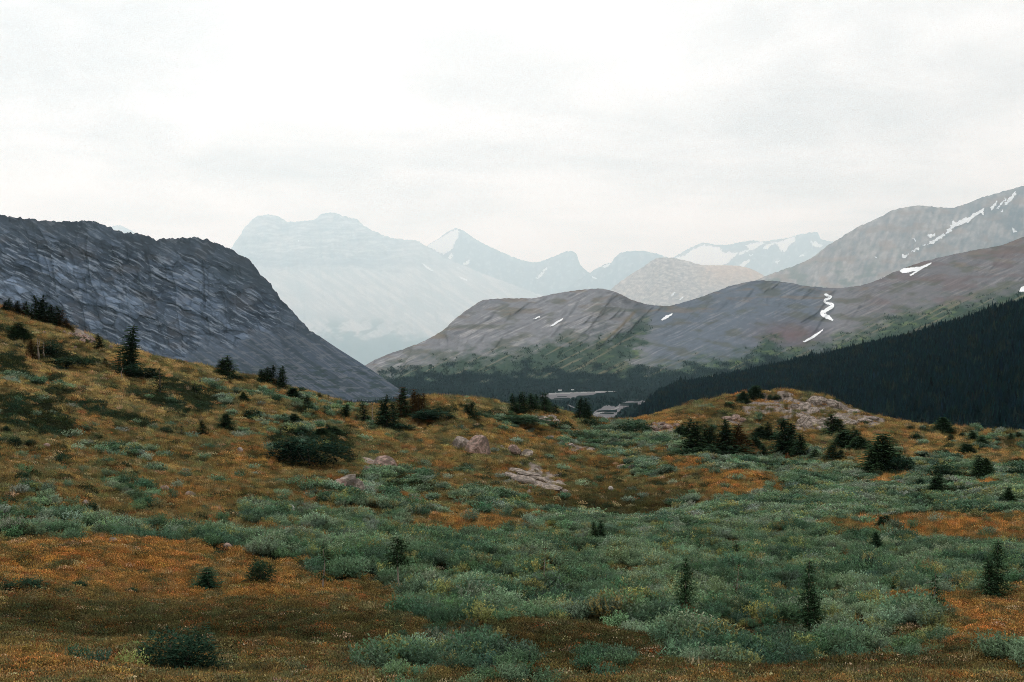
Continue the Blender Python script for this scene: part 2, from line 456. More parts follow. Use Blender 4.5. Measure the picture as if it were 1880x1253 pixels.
def mid_col(S, T, u, v, n, P):
    a = np.zeros(u.shape + (3,)) + np.array([0.165, 0.156, 0.162])
    right = sstep(1160, 1220, u)
    a = mixc(a, (0.098, 0.108, 0.128), right * (1 - sstep(1480, 1560, u)))
    a = mixc(a, (0.128, 0.118, 0.122), sstep(1500, 1600, u))
    st = fbm((u + 1.9 * v) / 40, (v + 0.46 * u + 3 * fbm(u / 90, v / 40, 2, 139)) / 5.5, 5, 130, 0.7) * (0.35 + 1.1 * sstep(-0.25, 0.35, fbm(u / 75, v / 28, 3, 140))) + 0.35 * fbm(u / 16, v / 7, 4, 141)
    a = mixc(a, (0.33, 0.30, 0.285), sstep(0.05, 0.55, st) * (0.62 - 0.38 * right))
    a = mixc(a, (0.068, 0.066, 0.074), sstep(0.05, 0.55, -st) * 0.5)
    a = mixc(a, (0.072, 0.070, 0.046), sstep(0.1, 0.45, fbm(u / 60, v / 16, 4, 132)) * 0.55)
    tan = sstep(0.1, 0.5, fbm(u / 70 + 9, v / 12, 4, 133)) * sstep(0.55, 0.95, T)
    a = mixc(a, (0.15, 0.108, 0.074), tan * 0.55)
    a = mixc(a, (0.12, 0.075, 0.075), np.exp(-(((u - 1452) / 60) ** 2 + ((v - 615) / 22) ** 2)) * 0.8)
    a = mixc(a, (0.115, 0.080, 0.078), sstep(1560, 1640, u) * sstep(0.0, 0.4, fbm(u / 90, v / 14, 4, 134)) * 0.6)
    a = mixc(a, (0.20, 0.15, 0.10), np.exp(-((u - 1185 + (v - 560) * 1.15) / 5) ** 2) * sstep(560, 575, v) * (1 - sstep(640, 665, v)) * 0.9)
    a = mixc(a, (0.060, 0.058, 0.062), np.exp(-((ravine(u, v)) / 12) ** 2) * (1 - sstep(600, 650, v)) * 0.6)
    a = a * np.array([1.04, 1.12, 1.16])
    w = mid_veg(u, v)
    g = np.zeros(u.shape + (3,)) + np.array([0.024, 0.050, 0.032])
    g = mixc(g, (0.075, 0.110, 0.045), sstep(0.0, 0.45, fbm(u / 40, v / 10, 4, 136)) * sstep(1040, 1200, u))
    g = mixc(g, (0.035, 0.058, 0.036), sstep(-0.05, 0.35, fbm(u / 9, v / 6, 4, 137)))
    g = mixc(g, (0.16, 0.14, 0.09), sstep(0.25, 0.5, fbm((u + 1.6 * v) / 24, (v + 0.5 * u) / 6, 4, 138)) * 0.7)
    a = a + (g - a) * (w * 0.92)[..., None]
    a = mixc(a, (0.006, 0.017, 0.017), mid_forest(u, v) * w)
    return a
M_MID = mat_attr_rock('hill_rock', 0.02, 8.0, 0.03, 0.95, 0.12)
mid_cols = [(560, 745, 5200, 540, 800, 4300), (640, 692, 5200, 600, 770, 4100), (676, 667, 5200, 640, 760, 4000), (720, 648, 5150, 690, 755, 3950), (775, 628, 5100, 740, 752, 3900), (812, 607, 5100, 780, 750, 3900), (832, 588, 5100, 800, 750, 3900), (860, 567, 5100, 820, 750, 3900), (888, 551, 5100, 840, 750, 3900),
    (930, 548, 5150, 870, 750, 3900), (975, 548, 5200, 900, 750, 3900), (1010, 541, 5200, 930, 750, 3900), (1050, 534, 5200, 970, 750, 3900), (1100, 530, 5200, 1010, 750, 3900), (1135, 538, 5250, 1045, 750, 3900), (1160, 549, 5300, 1070, 750, 3900), (1190, 559, 5350, 1110, 750, 3900),
    (1222, 562, 5350, 1150, 750, 3900), (1262, 553, 5300, 1190, 750, 3850), (1310, 537, 5200, 1240, 750, 3800), (1350, 523, 5150, 1280, 750, 3750), (1400, 515, 5100, 1330, 750, 3700), (1440, 518, 5100, 1370, 750, 3650), (1490, 526, 5100, 1430, 750, 3600), (1535, 529, 5100, 1480, 750, 3500),
    (1590, 522, 5050, 1540, 750, 3400), (1640, 500, 5000, 1590, 750, 3300), (1700, 479, 4900, 1650, 750, 3200), (1780, 461, 4800, 1730, 750, 3100), (1840, 450, 4700, 1790, 750, 3000), (1880, 435, 4600, 1840, 750, 2900), (2120, 390, 4300, 2080, 740, 2700)]
mid_mt, P_mid = build_range('mountain', mid_cols, 860, 190, mid_disp, mid_col, M_MID, prof=0.92,
    jag=lambda S, T, u, v: fbm(S / 12, 0 * S, 4, 190) * 1.3 * np.exp(-((T - 1) / 0.04) ** 2))
tag(mid_mt, 'rounded mauve grey hills with green foot and snow strips across the valley', 'mountain', 'structure')
BV_MID = bvh_of(P_mid)
def z4(pts, ox, oy, k=2.914): return [(ox + x / k, oy + y / k) for x, y in pts]
def ribbon(c):
    """outline of a winding strip: centre points with half widths"""
    k = np.linspace(0, len(c) - 1, 60); q = np.arange(len(c)); x, y, w = (pchip(q, [p[i] for p in c], k) for i in range(3))
    tx = np.gradient(x); ty = np.gradient(y); l = np.hypot(tx, ty) + 1e-6; w = w * 0.78 * (1 + 0.3 * gnoise(k * 1.3, k * 0 + 0.5, 5))
    return list(zip(x - ty / l * w, y + tx / l * w)) + list(zip(x + ty / l * w, y - tx / l * w))[::-1]
Z4 = (1240, 330); Z3 = (840, 380); Z2 = (400, 360)
for poly in (
    z4(ribbon([(797,614,5),(816,620,9),(833,629,7),(818,637,8),(800,645,9),(798,655,9),(815,662,9),(841,667,9),(838,680,11),(820,690,12),(802,703,14),(786,716,15),(798,727,13),(820,738,11),(843,753,5)]), *Z4),
    z4([(680,868),(730,838),(790,800),(788,810),(740,848),(690,872)], *Z4),
    z4([(1198,488),(1215,475),(1250,472),(1310,466),(1370,443),(1368,452),(1310,485),(1260,516),(1250,512),(1290,488),(1215,502)], *Z4),
    z4([(1838,600),(1848,578),(1868,568),(1868,600)], *Z4),
    z4([(1085,530),(1135,503),(1140,508),(1100,531)], *Z4),
    z4([(1088,606),(1110,585),(1150,569),(1148,578),(1120,598),(1098,609)], *Z3),
    z4([(495,640),(530,612),(565,596),(560,606),(512,638)], *Z3),
    z4([(403,601),(440,584),(442,590),(420,600)], *Z3)):
    drape('snow_patch', BV_MID, poly, M_SNOW, mid_mt, 0.6, 0.0022, rough=0.7)

# ---- pale mountain at the upper right
def pale_disp(S, T, u, v):
    d = ridged(S / 60, T * 1.2, 4, 200) * 5 + ridged(S / 22 + T, T * 3, 4, 201) * 2.4 + fbm(u / 6, v / 6, 3, 202) * 0.8
    return d * (0.3 + 0.7 * (1 - sstep(0.9, 1, T)))
def pale_col(S, T, u, v, n, P):
    a = np.zeros(u.shape + (3,)) + np.array([0.20, 0.182, 0.176])
    st = 0.6 * fbm((u - 0.5 * v) / 14 + T, (v + 0.5 * u) / 12, 4, 210, 0.6) + 0.7 * fbm((u + 0.4 * v) / 9, v / 40, 4, 215)
    a = mixc(a, (0.29, 0.262, 0.245), sstep(0, 0.4, st))
    a = mixc(a, (0.125, 0.122, 0.125), sstep(0, 0.4, -st) * 0.8)
    a = mixc(a, (0.10, 0.11, 0.088), sstep(-0.05, 0.4, fbm(u / 45, v / 14, 4, 211)) * sstep(420, 520, v) * 0.8)
    a = mixc(a, (0.21, 0.15, 0.12), sstep(0.12, 0.4, fbm(u / 50, v / 18, 4, 212)) * 0.7)
    a = mixc(a, (0.075, 0.085, 0.1), sstep(1700, 1860, u) * sstep(0.2, -0.3, fbm(u / 40, v / 20, 3, 213)) * 0.7)
    return a
M_PALE = mat_attr_rock('pale_rock', 0.004, 30.0, 0.007, 0.95, 0.18)
pale_cols = [(1330, 545, 27337, 1330, 600, 24300), (1395, 512, 27945, 1395, 600, 24300), (1425, 500, 28350, 1420, 600, 24300), (1462, 487, 28350, 1450, 600, 24300), (1492, 473, 28350, 1480, 600, 24300), (1520, 451, 28350, 1510, 600, 24300), (1545, 436, 28350, 1535, 600, 24300), (1572, 419, 28350, 1565, 600, 24300), (1610, 402, 28350, 1600, 600, 24300), (1642, 386, 28350, 1630, 600, 24300),
    (1690, 378, 28350, 1680, 600, 24300), (1718, 381, 28350, 1710, 600, 24300), (1745, 382, 28350, 1740, 600, 24300), (1775, 374, 28350, 1770, 600, 24300), (1800, 364, 28350, 1795, 600, 24300), (1842, 352, 28350, 1840, 600, 24300), (1880, 341, 28350, 1880, 600, 24300), (1960, 310, 28350, 1960, 600, 24300), (2100, 300, 28350, 2100, 600, 24300), (2350, 330, 28350, 2350, 600, 24300)]
pale_mt, P_pale = build_range('mountain', pale_cols, 380, 130, pale_disp, pale_col, M_PALE, prof=1.05,
    jag=lambda S, T, u, v: fbm(S / 11, 0 * S, 4, 290) * 2.2 * np.exp(-((T - 1) / 0.04) ** 2))
tag(pale_mt, 'pale grey mountain with a broken line of snow at the upper right', 'mountain', 'structure')
BV = bvh_of(P_pale)
for poly in ([(1445,292),(1458,262),(1478,240),(1482,215),(1505,228),(1525,215),(1560,207),(1600,180),(1650,155),(1648,172),(1652,192),(1632,178),(1600,200),(1575,222),(1535,238),(1490,258),(1468,285)],
             [(1345,345),(1380,325),(1430,288),(1442,298),(1400,328),(1370,346)], [(1210,406),(1250,397),(1228,425)], [(1264,382),(1300,363),(1302,372),(1275,388)], [(1348,298),(1385,288),(1388,298),(1362,314)],
             [(1682,152),(1705,130),(1722,108),(1718,128),(1692,168)], [(1718,155),(1765,98),(1770,104),(1738,146)], [(1762,130),(1790,95),(1818,62),(1822,74),(1800,108),(1772,134)], [(1798,255),(1812,260),(1826,280),(1808,290)],
             [(1270,312),(1285,316),(1285,330),(1272,328)], [(1062,412),(1080,412),(1078,422)], [(1320,350),(1342,346),(1338,358)], [(1740,172),(1752,160),(1756,166),(1744,178)], [(1540,215),(1556,200),(1560,206)]):
    drape('snow_patch', BV, z4(poly, *Z4), M_SNOW, pale_mt, 0.7, 0.002, rough=2.5)

# ---- tan hill behind the mauve hills
def tan_disp(S, T, u, v):
    return (ridged(S / 40 + T, T * 1.5, 4, 300) * 4 + fbm(u / 8, v / 8, 3, 301) * 1.0) * (0.3 + 0.7 * (1 - sstep(0.9, 1, T)))
def tan_col(S, T, u, v, n, P):
    a = np.zeros(u.shape + (3,)) + np.array([0.33, 0.29, 0.265])
    st = fbm((u + v) / 12, (v - 0.3 * u) / 3.5, 5, 310, 0.65)
    a = mixc(a, (0.5, 0.44, 0.39), sstep(0, 0.4, st)); a = mixc(a, (0.17, 0.16, 0.16), sstep(0, 0.4, -st) * 0.85)
    return mixc(a, (0.5, 0.34, 0.22), sstep(1250, 1330, u) * sstep(0.6, 0.95, T) * 0.6)
tan_cols = [(1060, 600, 45760, 1060, 640, 41600), (1105, 552, 45760, 1105, 640, 41600), (1128, 526, 45760, 1128, 640, 41600), (1140, 517, 45760, 1140, 640, 41600), (1160, 503, 45760, 1160, 640, 41600), (1182, 490, 45760, 1182, 640, 41600), (1205, 475, 45760, 1205, 640, 41600), (1222, 473, 45760, 1222, 640, 41600), (1260, 479, 45760, 1260, 640, 41600), (1292, 487, 45760, 1292, 640, 41600),
    (1345, 488, 45760, 1345, 640, 41600), (1372, 492, 45760, 1372, 640, 41600), (1402, 506, 45760, 1402, 640, 41600), (1440, 521, 45760, 1440, 640, 41600), (1540, 560, 45760, 1540, 640, 41600)]
tan_mt, P_tan = build_range('mountain', tan_cols, 220, 80, tan_disp, tan_col, mat_attr_rock('tan_rock', 0.004, 60.0, 0.006, 0.95, 0.15), jag=lambda S, T, u, v: fbm(S / 9, 0 * S, 3, 390) * 1.5 * np.exp(-((T - 1) / 0.05) ** 2))
tag(tan_mt, 'tan bare hill peeping over the saddle of the mauve hills', 'mountain', 'structure')
BV = bvh_of(P_tan)
for poly in ([(1140,475),(1160,455),(1166,458),(1146,480)], [(1186,496),(1205,480),(1208,486),(1192,500)]):
    drape('snow_patch', BV, z4(poly, *Z3), M_SNOW, tan_mt, 1.2, 0.003)

# ---- the great hazy massif
def far_disp(S, T, u, v):
    d = ridged(S / 30, T * 1.1, 4, 400) * 3.5 + ridged(S / 9, T * 2, 3, 401) * 1.2
    cliff = 1 - sstep(486, 500, v + fbm(u / 20, v / 9, 2, 407) * 8)
    d = d + cliff * fbm(u / 80, (v + 5 * fbm(u / 60, v / 30, 2, 406)) / 6, 4, 402) * 4.5 - 3.0 * sstep(0.25, 0.5, ridged((u - 0.3 * v) / 26, v / 160, 3, 408))
    return d * (0.4 + 0.6 * (1 - sstep(0.92, 1, T)))
def far_col(S, T, u, v, n, P):
    cliff = 1 - sstep(484, 502, v + fbm(u / 20, v / 9, 3, 407) * 14)
    a = np.zeros(u.shape + (3,)) + np.array([0.25, 0.262, 0.275])  # pale rock also carries the brightness of denser haze before the massif
    fall = fbm((u - 1.5 * v) / 13, (v + 0.4 * u) / 60, 4, 410, 0.6)
    a = mixc(a, (0.36, 0.36, 0.36), sstep(-0.1, 0.35, fall)); a = mixc(a, (0.22, 0.25, 0.26), sstep(0.0, 0.4, -fall) * 0.9)
    bed = fbm(u / 70, (v + 0.03 * u + 7 * fbm(u / 60, v / 30, 3, 406)) / 4.2, 5, 411, 0.7) + 0.35 * fbm(u / 14, v / 8, 3, 412)
    c = np.zeros(u.shape + (3,)) + np.array([0.18, 0.19, 0.21])
    c = mixc(c, (0.36, 0.365, 0.37), sstep(0.0, 0.4, bed)); c = mixc(c, (0.05, 0.065, 0.09), sstep(0.0, 0.45, -bed))
    c = mixc(c, (0.08, 0.10, 0.13), np.exp(-((v - 483) / 9) ** 2) * 0.6)
    a = a + (c - a) * (cliff * (1 - sstep(700, 800, u) * 0.7))[..., None]
    g = sstep(0.0, 0.3, fbm((u - 0.8 * v) / 40, (v + 0.3 * u) / 16, 3, 413)) * sstep(575, 600, v) * (1 - sstep(700, 770, u))
    a = mixc(a, (0.03, 0.06, 0.05), g * 0.95)
    return mixc(a, (0.02, 0.05, 0.045), sstep(612, 626, v + fbm(u / 30, v / 9, 3, 415) * 10) * 0.9)
far_cols = [(120, 560, 98000, 150, 690, 72800), (180, 430, 100800, 200, 690, 72800), (208, 415, 100800, 230, 690, 72800), (222, 414, 100800, 240, 690, 72800), (240, 424, 100800, 260, 690, 72800), (262, 434, 100800, 280, 690, 72800), (330, 470, 100800, 350, 690, 72800), (395, 478, 98000, 420, 690, 70000), (424, 456, 98000, 450, 690, 67200), (436, 440, 98000, 460, 690, 67200), (452, 415, 98000, 478, 690, 67200), (468, 399, 98000, 490, 690, 67200), (490, 394, 98000, 510, 690, 67200),
    (510, 397, 98000, 530, 690, 67200), (528, 408, 98000, 550, 690, 67200), (552, 407, 98000, 570, 690, 67200), (576, 404, 98000, 595, 690, 67200), (590, 393, 98000, 610, 690, 67200), (612, 390, 98000, 632, 690, 67200), (632, 398, 98000, 650, 690, 67200), (655, 402, 98000, 675, 690, 67200), (668, 415, 98000, 690, 690, 67200),
    (700, 431, 98000, 725, 690, 67200), (718, 437, 98000, 745, 690, 67200), (768, 443, 98000, 790, 690, 67200), (786, 456, 98000, 815, 690, 67200), (815, 474, 98000, 850, 690, 67200), (860, 492, 96600, 900, 690, 67200), (900, 508, 95200, 940, 690, 67200), (960, 530, 93800, 990, 690, 67200), (1060, 566, 92400, 1080, 690, 67200), (1200, 600, 91000, 1210, 690, 67200)]
far_mt, P_far = build_range('mountain', far_cols, 520, 180, far_disp, far_col, mat_attr_rock('limestone', 0.0012, 150.0, 0.002, 0.95, 0.12), prof=1.35,
    jag=lambda S, T, u, v: fbm(S / 8, 0 * S, 4, 490) * 2.4 * np.exp(-((T - 1) / 0.03) ** 2), curve='lin')
tag(far_mt, 'huge hazy layered massif with banded cliffs far down the valley', 'mountain', 'structure')
BV = bvh_of(P_far)
for poly in ([(1090,358),(1105,366),(1152,400),(1140,402),(1108,380)], [(1285,428),(1335,448),(1332,456),(1300,442)], [(428,238),(434,236),(436,246),(430,246)]):
    drape('snow_patch', BV, z4(poly, *Z2), M_SNOW, far_mt, 1.1, 0.004)

# ---- the blue peaks behind
def peak_disp(S, T, u, v):
    return (ridged(S / 34, T * 1.3, 4, 500) * 3 + ridged(S / 10 + T, T * 2.5, 3, 501) * 1.2) * (0.35 + 0.65 * (1 - sstep(0.9, 1, T)))
def peak_col(S, T, u, v, n, P):
    a = np.zeros(u.shape + (3,)) + np.array([0.06, 0.075, 0.10])  # dark blue rock stands in for thinner haze than over the massif
    st = fbm((u - 0.6 * v) / 10, (v + 0.4 * u) / 9, 5, 510, 0.6)
    return mixc(a, (0.24, 0.25, 0.27), sstep(0.05, 0.5, st) * 0.8)
M_PEAK = mat_attr_rock('haze_blue_rock', 0.0012, 150.0, 0.002, 0.95, 0.12)
pk_cols = [(700, 520, 106400, 700, 620, 100800), (770, 470, 106400, 770, 620, 100800), (788, 449, 106400, 790, 620, 100800), (806, 438, 106400, 806, 620, 100800), (824, 425, 106400, 822, 620, 100800), (838, 420, 106400, 838, 620, 100800), (850, 424, 106400, 850, 620, 100800), (870, 438, 106400, 870, 620, 100800), (890, 449, 106400, 890, 620, 100800), (920, 463, 106400, 920, 620, 100800), (955, 477, 106400, 955, 620, 100800),
    (982, 482, 106400, 982, 620, 100800), (1000, 478, 105700, 1000, 620, 99400), (1020, 470, 105000, 1020, 620, 98000), (1030, 466, 105000, 1030, 620, 98000), (1046, 461, 105000, 1046, 620, 98000), (1058, 467, 105000, 1058, 620, 98000), (1064, 485, 105000, 1064, 620, 98000), (1076, 497, 105000, 1078, 620, 98000), (1100, 512, 105000, 1100, 620, 98000), (1160, 545, 105000, 1160, 620, 98000)]
pk_mt, P_pk = build_range('mountain', pk_cols, 300, 80, peak_disp, peak_col, M_PEAK, jag=lambda S, T, u, v: fbm(S / 9, 0 * S, 3, 590) * 1.8 * np.exp(-((T - 1) / 0.04) ** 2))
tag(pk_mt, 'pale blue pointed peak with a snowy left face and a bowl beside it', 'mountain', 'structure')
BV = bvh_of(P_pk)
for poly in ([(1110,262),(1150,248),(1200,218),(1250,190),(1276,180),(1290,188),(1286,215),(1268,250),(1255,282),(1232,300),(1210,312),(1180,300),(1150,285)], [(1308,366),(1328,352),(1346,338),(1342,368),(1322,372)],
             [(1698,440),(1720,425),(1755,380),(1757,392),(1728,432),(1708,448)], [(1232,330),(1252,305),(1256,318),(1244,345)]):
    drape('snow_patch', BV, z4(poly, *Z2), M_SNOW, pk_mt, 1.1, 0.004, rough=2)
pk2_cols = [(1040, 530, 95700, 1040, 620, 89900), (1082, 502, 95700, 1082, 620, 89900), (1100, 491, 95700, 1100, 620, 89900), (1112, 485, 95700, 1112, 620, 89900), (1122, 482, 95700, 1122, 620, 89900), (1132, 470, 95700, 1132, 620, 89900), (1146, 463, 95700, 1146, 620, 89900), (1178, 461, 95700, 1178, 620, 89900), (1200, 465, 95700, 1200, 620, 89900), (1230, 475, 95700, 1230, 620, 89900), (1300, 505, 95700, 1300, 620, 89900)]
pk2_mt, P_pk2 = build_range('mountain', pk2_cols, 150, 60, peak_disp, peak_col, M_PEAK, jag=lambda S, T, u, v: fbm(S / 9, 0 * S, 3, 591) * 1.8 * np.exp(-((T - 1) / 0.04) ** 2))
tag(pk2_mt, 'pale blue flat topped peak beside the tan hill, far in the haze', 'mountain', 'structure')
BV = bvh_of(P_pk2)
for poly in ([(715,370),(740,380),(745,388),(725,382)], [(770,322),(815,300),(818,310),(790,328)]):
    drape('snow_patch', BV, z4(poly, *Z3), M_SNOW, pk2_mt, 1.1, 0.004)
gl_cols = [(1190, 520, 105000, 1190, 600, 96600), (1225, 482, 105000, 1225, 600, 96600), (1255, 462, 105000, 1255, 600, 96600), (1280, 450, 105000, 1280, 600, 96600), (1296, 446, 105000, 1296, 600, 96600), (1315, 450, 105000, 1315, 600, 96600), (1335, 450, 105000, 1335, 600, 96600), (1360, 445, 105000, 1360, 600, 96600), (1385, 442, 105000, 1385, 600, 96600), (1400, 444, 105000, 1400, 600, 96600), (1425, 440, 105000, 1425, 600, 96600),
    (1448, 437, 105000, 1448, 600, 96600), (1462, 432, 105000, 1462, 600, 96600), (1480, 429, 105000, 1480, 600, 96600), (1498, 426, 105000, 1498, 600, 96600), (1508, 440, 105000, 1508, 600, 96600), (1540, 446, 105000, 1540, 600, 96600), (1600, 470, 105000, 1600, 600, 96600)]
gl_mt, P_gl = build_range('mountain', gl_cols, 260, 80, peak_disp, peak_col, M_PEAK, jag=lambda S, T, u, v: fbm(S / 8, 0 * S, 3, 592) * 2.0 * np.exp(-((T - 1) / 0.04) ** 2))
tag(gl_mt, 'hazy blue peaks under broad white glaciers behind the tan hill', 'mountain', 'structure')
BV = bvh_of(P_gl)
for poly in ([(-10,425),(45,408),(90,375),(150,350),(240,362),(250,372),(245,388),(335,392),(300,430),(262,455),(160,470),(40,470),(-20,450)], [(372,352),(420,340),(468,333),(476,340),(440,362),(402,378),(345,402),(338,396),(392,370)], [(470,368),(490,345),(560,330),(640,303),(642,328),(610,352),(582,392),(566,378),(540,345),(510,352),(490,372)],
             [(330,472),(360,440),(392,428),(402,434),(372,462),(350,478)], [(722,330),(750,335),(792,352),(770,366),(735,355)], [(390,402),(416,398),(414,408)], [(520,440),(560,430),(550,450)], [(655,408),(690,398),(680,414)]):
    drape('glacier' if len(poly) > 9 else 'snow_patch', BV, z4(poly, *Z4), M_SNOW, gl_mt, 1.1, 0.004, rough=2.5)

# ---- dark forested slope coming down from the right
def slope_disp(S, T, u, v): return fbm(S / 90, T * 3, 3, 600) * 5 + fbm(u / 18, v / 14, 3, 601) * 1.5
def slope_col(S, T, u, v, n, P):
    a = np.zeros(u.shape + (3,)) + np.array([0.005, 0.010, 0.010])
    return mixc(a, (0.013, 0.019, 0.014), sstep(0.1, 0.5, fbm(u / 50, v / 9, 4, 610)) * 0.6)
M_SLOPE = mat_attr_rock('forest_floor', 0.1, 3.0, 0.1, 0.95, 0.3)
slope_cols = [(1190, 742, 2114, 1120, 800, 1331), (1206, 720, 2035, 1134, 795, 1135), (1235, 706, 1957, 1180, 800, 1057), (1300, 694, 1840, 1255, 815, 978), (1400, 674, 1722, 1370, 830, 900), (1480, 656, 1605, 1460, 845, 783), (1600, 630, 1424, 1590, 860, 664), (1700, 606, 1251, 1700, 870, 585), (1800, 576, 1119, 1810, 880, 508), (1880, 552, 1017, 1900, 880, 453), (2050, 500, 900, 2080, 890, 406), (2400, 420, 743, 2450, 900, 352)]
slope, P_slope = build_range('hillside', slope_cols, 260, 90, slope_disp, slope_col, M_SLOPE, prof=0.9)
tag(slope, 'dark hillside under conifer forest falling from the right edge into the valley', 'hillside', 'structure')

# ---- valley floor, one sheet out to the far mountains
VY = [280, 330, 420, 600, 900, 1500, 2300, 3500, 5000, 8000, 25000, 70000, 150000]
VV = [900, 905, 905, 890, 845, 786, 747, 722, 712, 704, 690, 676, 655]
nY, nX = 150, 120
lY = np.linspace(math.log(280), math.log(150000), nY)
ang = np.linspace(-1500, 3400, nX)
U, LY = np.meshgrid(ang, lY); Yv = np.exp(LY)
Vv = np.interp(LY, np.log(VY), VV) - 5 + fbm(U / 60, LY * 9, 4, 700) * 4
P_val = unproj(U, Vv, Yv)
BV_VAL = bvh_of(P_val)
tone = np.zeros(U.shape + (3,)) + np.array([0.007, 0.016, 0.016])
valley = link('valley_floor', mesh_np('valley_floor', P_val.reshape(-1, 3), grid_faces(nY, nX), M_SLOPE, True, {'tone': tone.reshape(-1, 3)}))
tag(valley, 'dark wooded valley floor running away between the mountains', 'valley', 'structure')
M_GRAVEL = mat_plain('gravel', (0.085, 0.083, 0.090), 0.95, 0.08, 0.3)
M_ROAD = mat_plain('pale_road', (0.17, 0.17, 0.17), 0.9, 0.03, 0.08)
Z8 = (900, 670); K8 = 5.222
G1 = z4([(470,305),(500,285),(545,272),(670,268),(860,262),(1090,258),(1110,268),(1000,285),(900,302),(740,320),(640,338),(590,330),(560,318)], *Z8, K8)
G2 = z4([(975,470),(1010,440),(1070,415),(1090,395),(1150,392),(1210,402),(1260,370),(1380,330),(1440,345),(1540,350),(1545,372),(1450,382),(1340,395),(1260,420),(1215,470),(1180,520),(1110,552),(1060,545),(1000,500)], *Z8, K8)
R1 = z4([(530,287),(560,276),(670,270),(860,264),(1100,253),(1210,254),(1208,261),(1100,262),(860,273),(670,280),(560,287)], *Z8, K8)
R2 = z4([(985,472),(1050,455),(1110,438),(1190,422),(1230,402),(1240,408),(1195,433),(1110,452),(1050,468),(990,482)], *Z8, K8)
R3 = z4([(735,382),(760,386),(812,408),(808,416),(755,396)], *Z8, K8)
for nm, poly, mt, lb, ct, lift in (('gravel_flat', G1, M_GRAVEL, 'pale gravel flat beside the far road in the valley', 'gravel', 0.0015), ('gravel_flat', G2, M_GRAVEL, 'grey gravel bank at the foot of the dark forested slope', 'gravel', 0.0015),
                             ('road', R1, M_ROAD, 'far pale highway crossing the wooded valley', 'road', 0.003), ('road', R2, M_ROAD, 'short pale track over the grey gravel bank', 'road', 0.003), ('road', R3, M_GRAVEL, 'small bare strip among valley trees behind the firs', 'track', 0.003)):
    o = drape(nm, BV_VAL, poly, mt, None, 1.0, lift, rough=1.5 if nm == 'gravel_flat' else 0)
    if o: tag(o, lb, ct, 'structure')
# ================================================================== FOREGROUND HILLSIDE
GU = [-700, -300, 0, 240, 480, 700, 940, 1180, 1440, 1650, 1880, 2280, 2700]
GY = [3, 8, 14, 20, 30, 45, 65, 90, 120, 150, 190, 230, 280, 350, 430]
GV = [
 [2600,1450,1235,1110, 970, 830, 700, 600, 520, 470, 450, 465, 520, 620, 700],
 [2600,1450,1240,1120, 990, 860, 745, 650, 572, 520, 500, 515, 560, 640, 720],
 [2600,1450,1253,1150,1030, 910, 800, 712, 636, 582, 570, 590, 640, 720, 800],
 [2600,1450,1260,1170,1070, 960, 862, 778, 708, 657, 648, 680, 740, 800, 880],
 [2600,1450,1262,1178,1085, 985, 895, 820, 762, 720, 713, 745, 790, 850, 920],
 [2600,1455,1262,1182,1095,1005, 925, 860, 808, 772, 750, 756, 800, 860, 930],
 [2600,1455,1262,1188,1105,1020, 945, 885, 838, 800, 768, 756, 790, 860, 930],
 [2600,1460,1262,1190,1110,1030, 965, 910, 864, 828, 794, 776, 800, 860, 930],
 [2600,1460,1262,1190,1110,1030, 965, 915, 872, 838, 785, 726, 760, 850, 930],
 [2600,1460,1262,1188,1105,1025, 955, 905, 862, 828, 792, 790, 830, 890, 960],
 [2600,1460,1258,1182,1098,1015, 945, 892, 850, 818, 799, 812, 850, 910, 980],
 [2600,1460,1252,1172,1085, 998, 930, 870, 825, 797, 785, 800, 840, 910, 980],
 [2600,1460,1245,1160,1070, 980, 905, 845, 800, 775, 765, 780, 830, 900, 980]]
CREST = [(-700,440),(-300,490),(0,570),(60,588),(110,603),(160,622),(200,640),(240,648),(290,661),(330,668),(370,680),(400,690),(440,695),(480,706),(540,721),(590,732),(640,745),(680,750),(720,746),(760,741),(800,736),(830,737),(870,741),(900,745),(940,750),(980,753),(1020,757),(1060,768),(1090,774),(1120,778),(1160,776),(1200,767),(1230,757),(1260,747),(1290,738),(1320,735),(1350,733),(1380,729),(1400,725),(1440,722),(1470,723),(1495,730),(1520,738),(1540,744),(1570,757),(1600,766),(1640,779),(1680,787),(1720,790),(1760,793),(1820,797),(1880,800),(2280,785),(2700,770)]
DU = np.linspace(-700, 2700, 681)
DL = np.linspace(math.log(3), math.log(430), 300)
_a = np.array([pchip(np.log(GY), row, DL) for row in GV])                 # columns x L
DV = np.array([pchip(GU, _a[:, j], DU) for j in range(len(DL))]).T         # DU x DL
_tgt = np.interp(DU, [c[0] for c in CREST], [c[1] for c in CREST])
_tgt = np.convolve(np.pad(_tgt, 3, 'edge'), np.ones(7) / 7, 'valid')
_m = (np.exp(DL) < 300) & (np.exp(DL) > 60)
_d = _tgt - DV[:, _m].min(1)
DV = DV + _d[:, None] * sstep(math.log(75), math.log(150), DL)[None]
def base_v(u, Lg):
    a = np.clip((u + 700) / 5.0, 0, 679.999); b = np.clip((Lg - DL[0]) / (DL[1] - DL[0]), 0, 298.999)
    i = a.astype(int); j = b.astype(int); fa = a - i; fb = b - j
    return (DV[i, j] * (1 - fa) + DV[i + 1, j] * fa) * (1 - fb) + (DV[i, j + 1] * (1 - fa) + DV[i + 1, j + 1] * fa) * fb
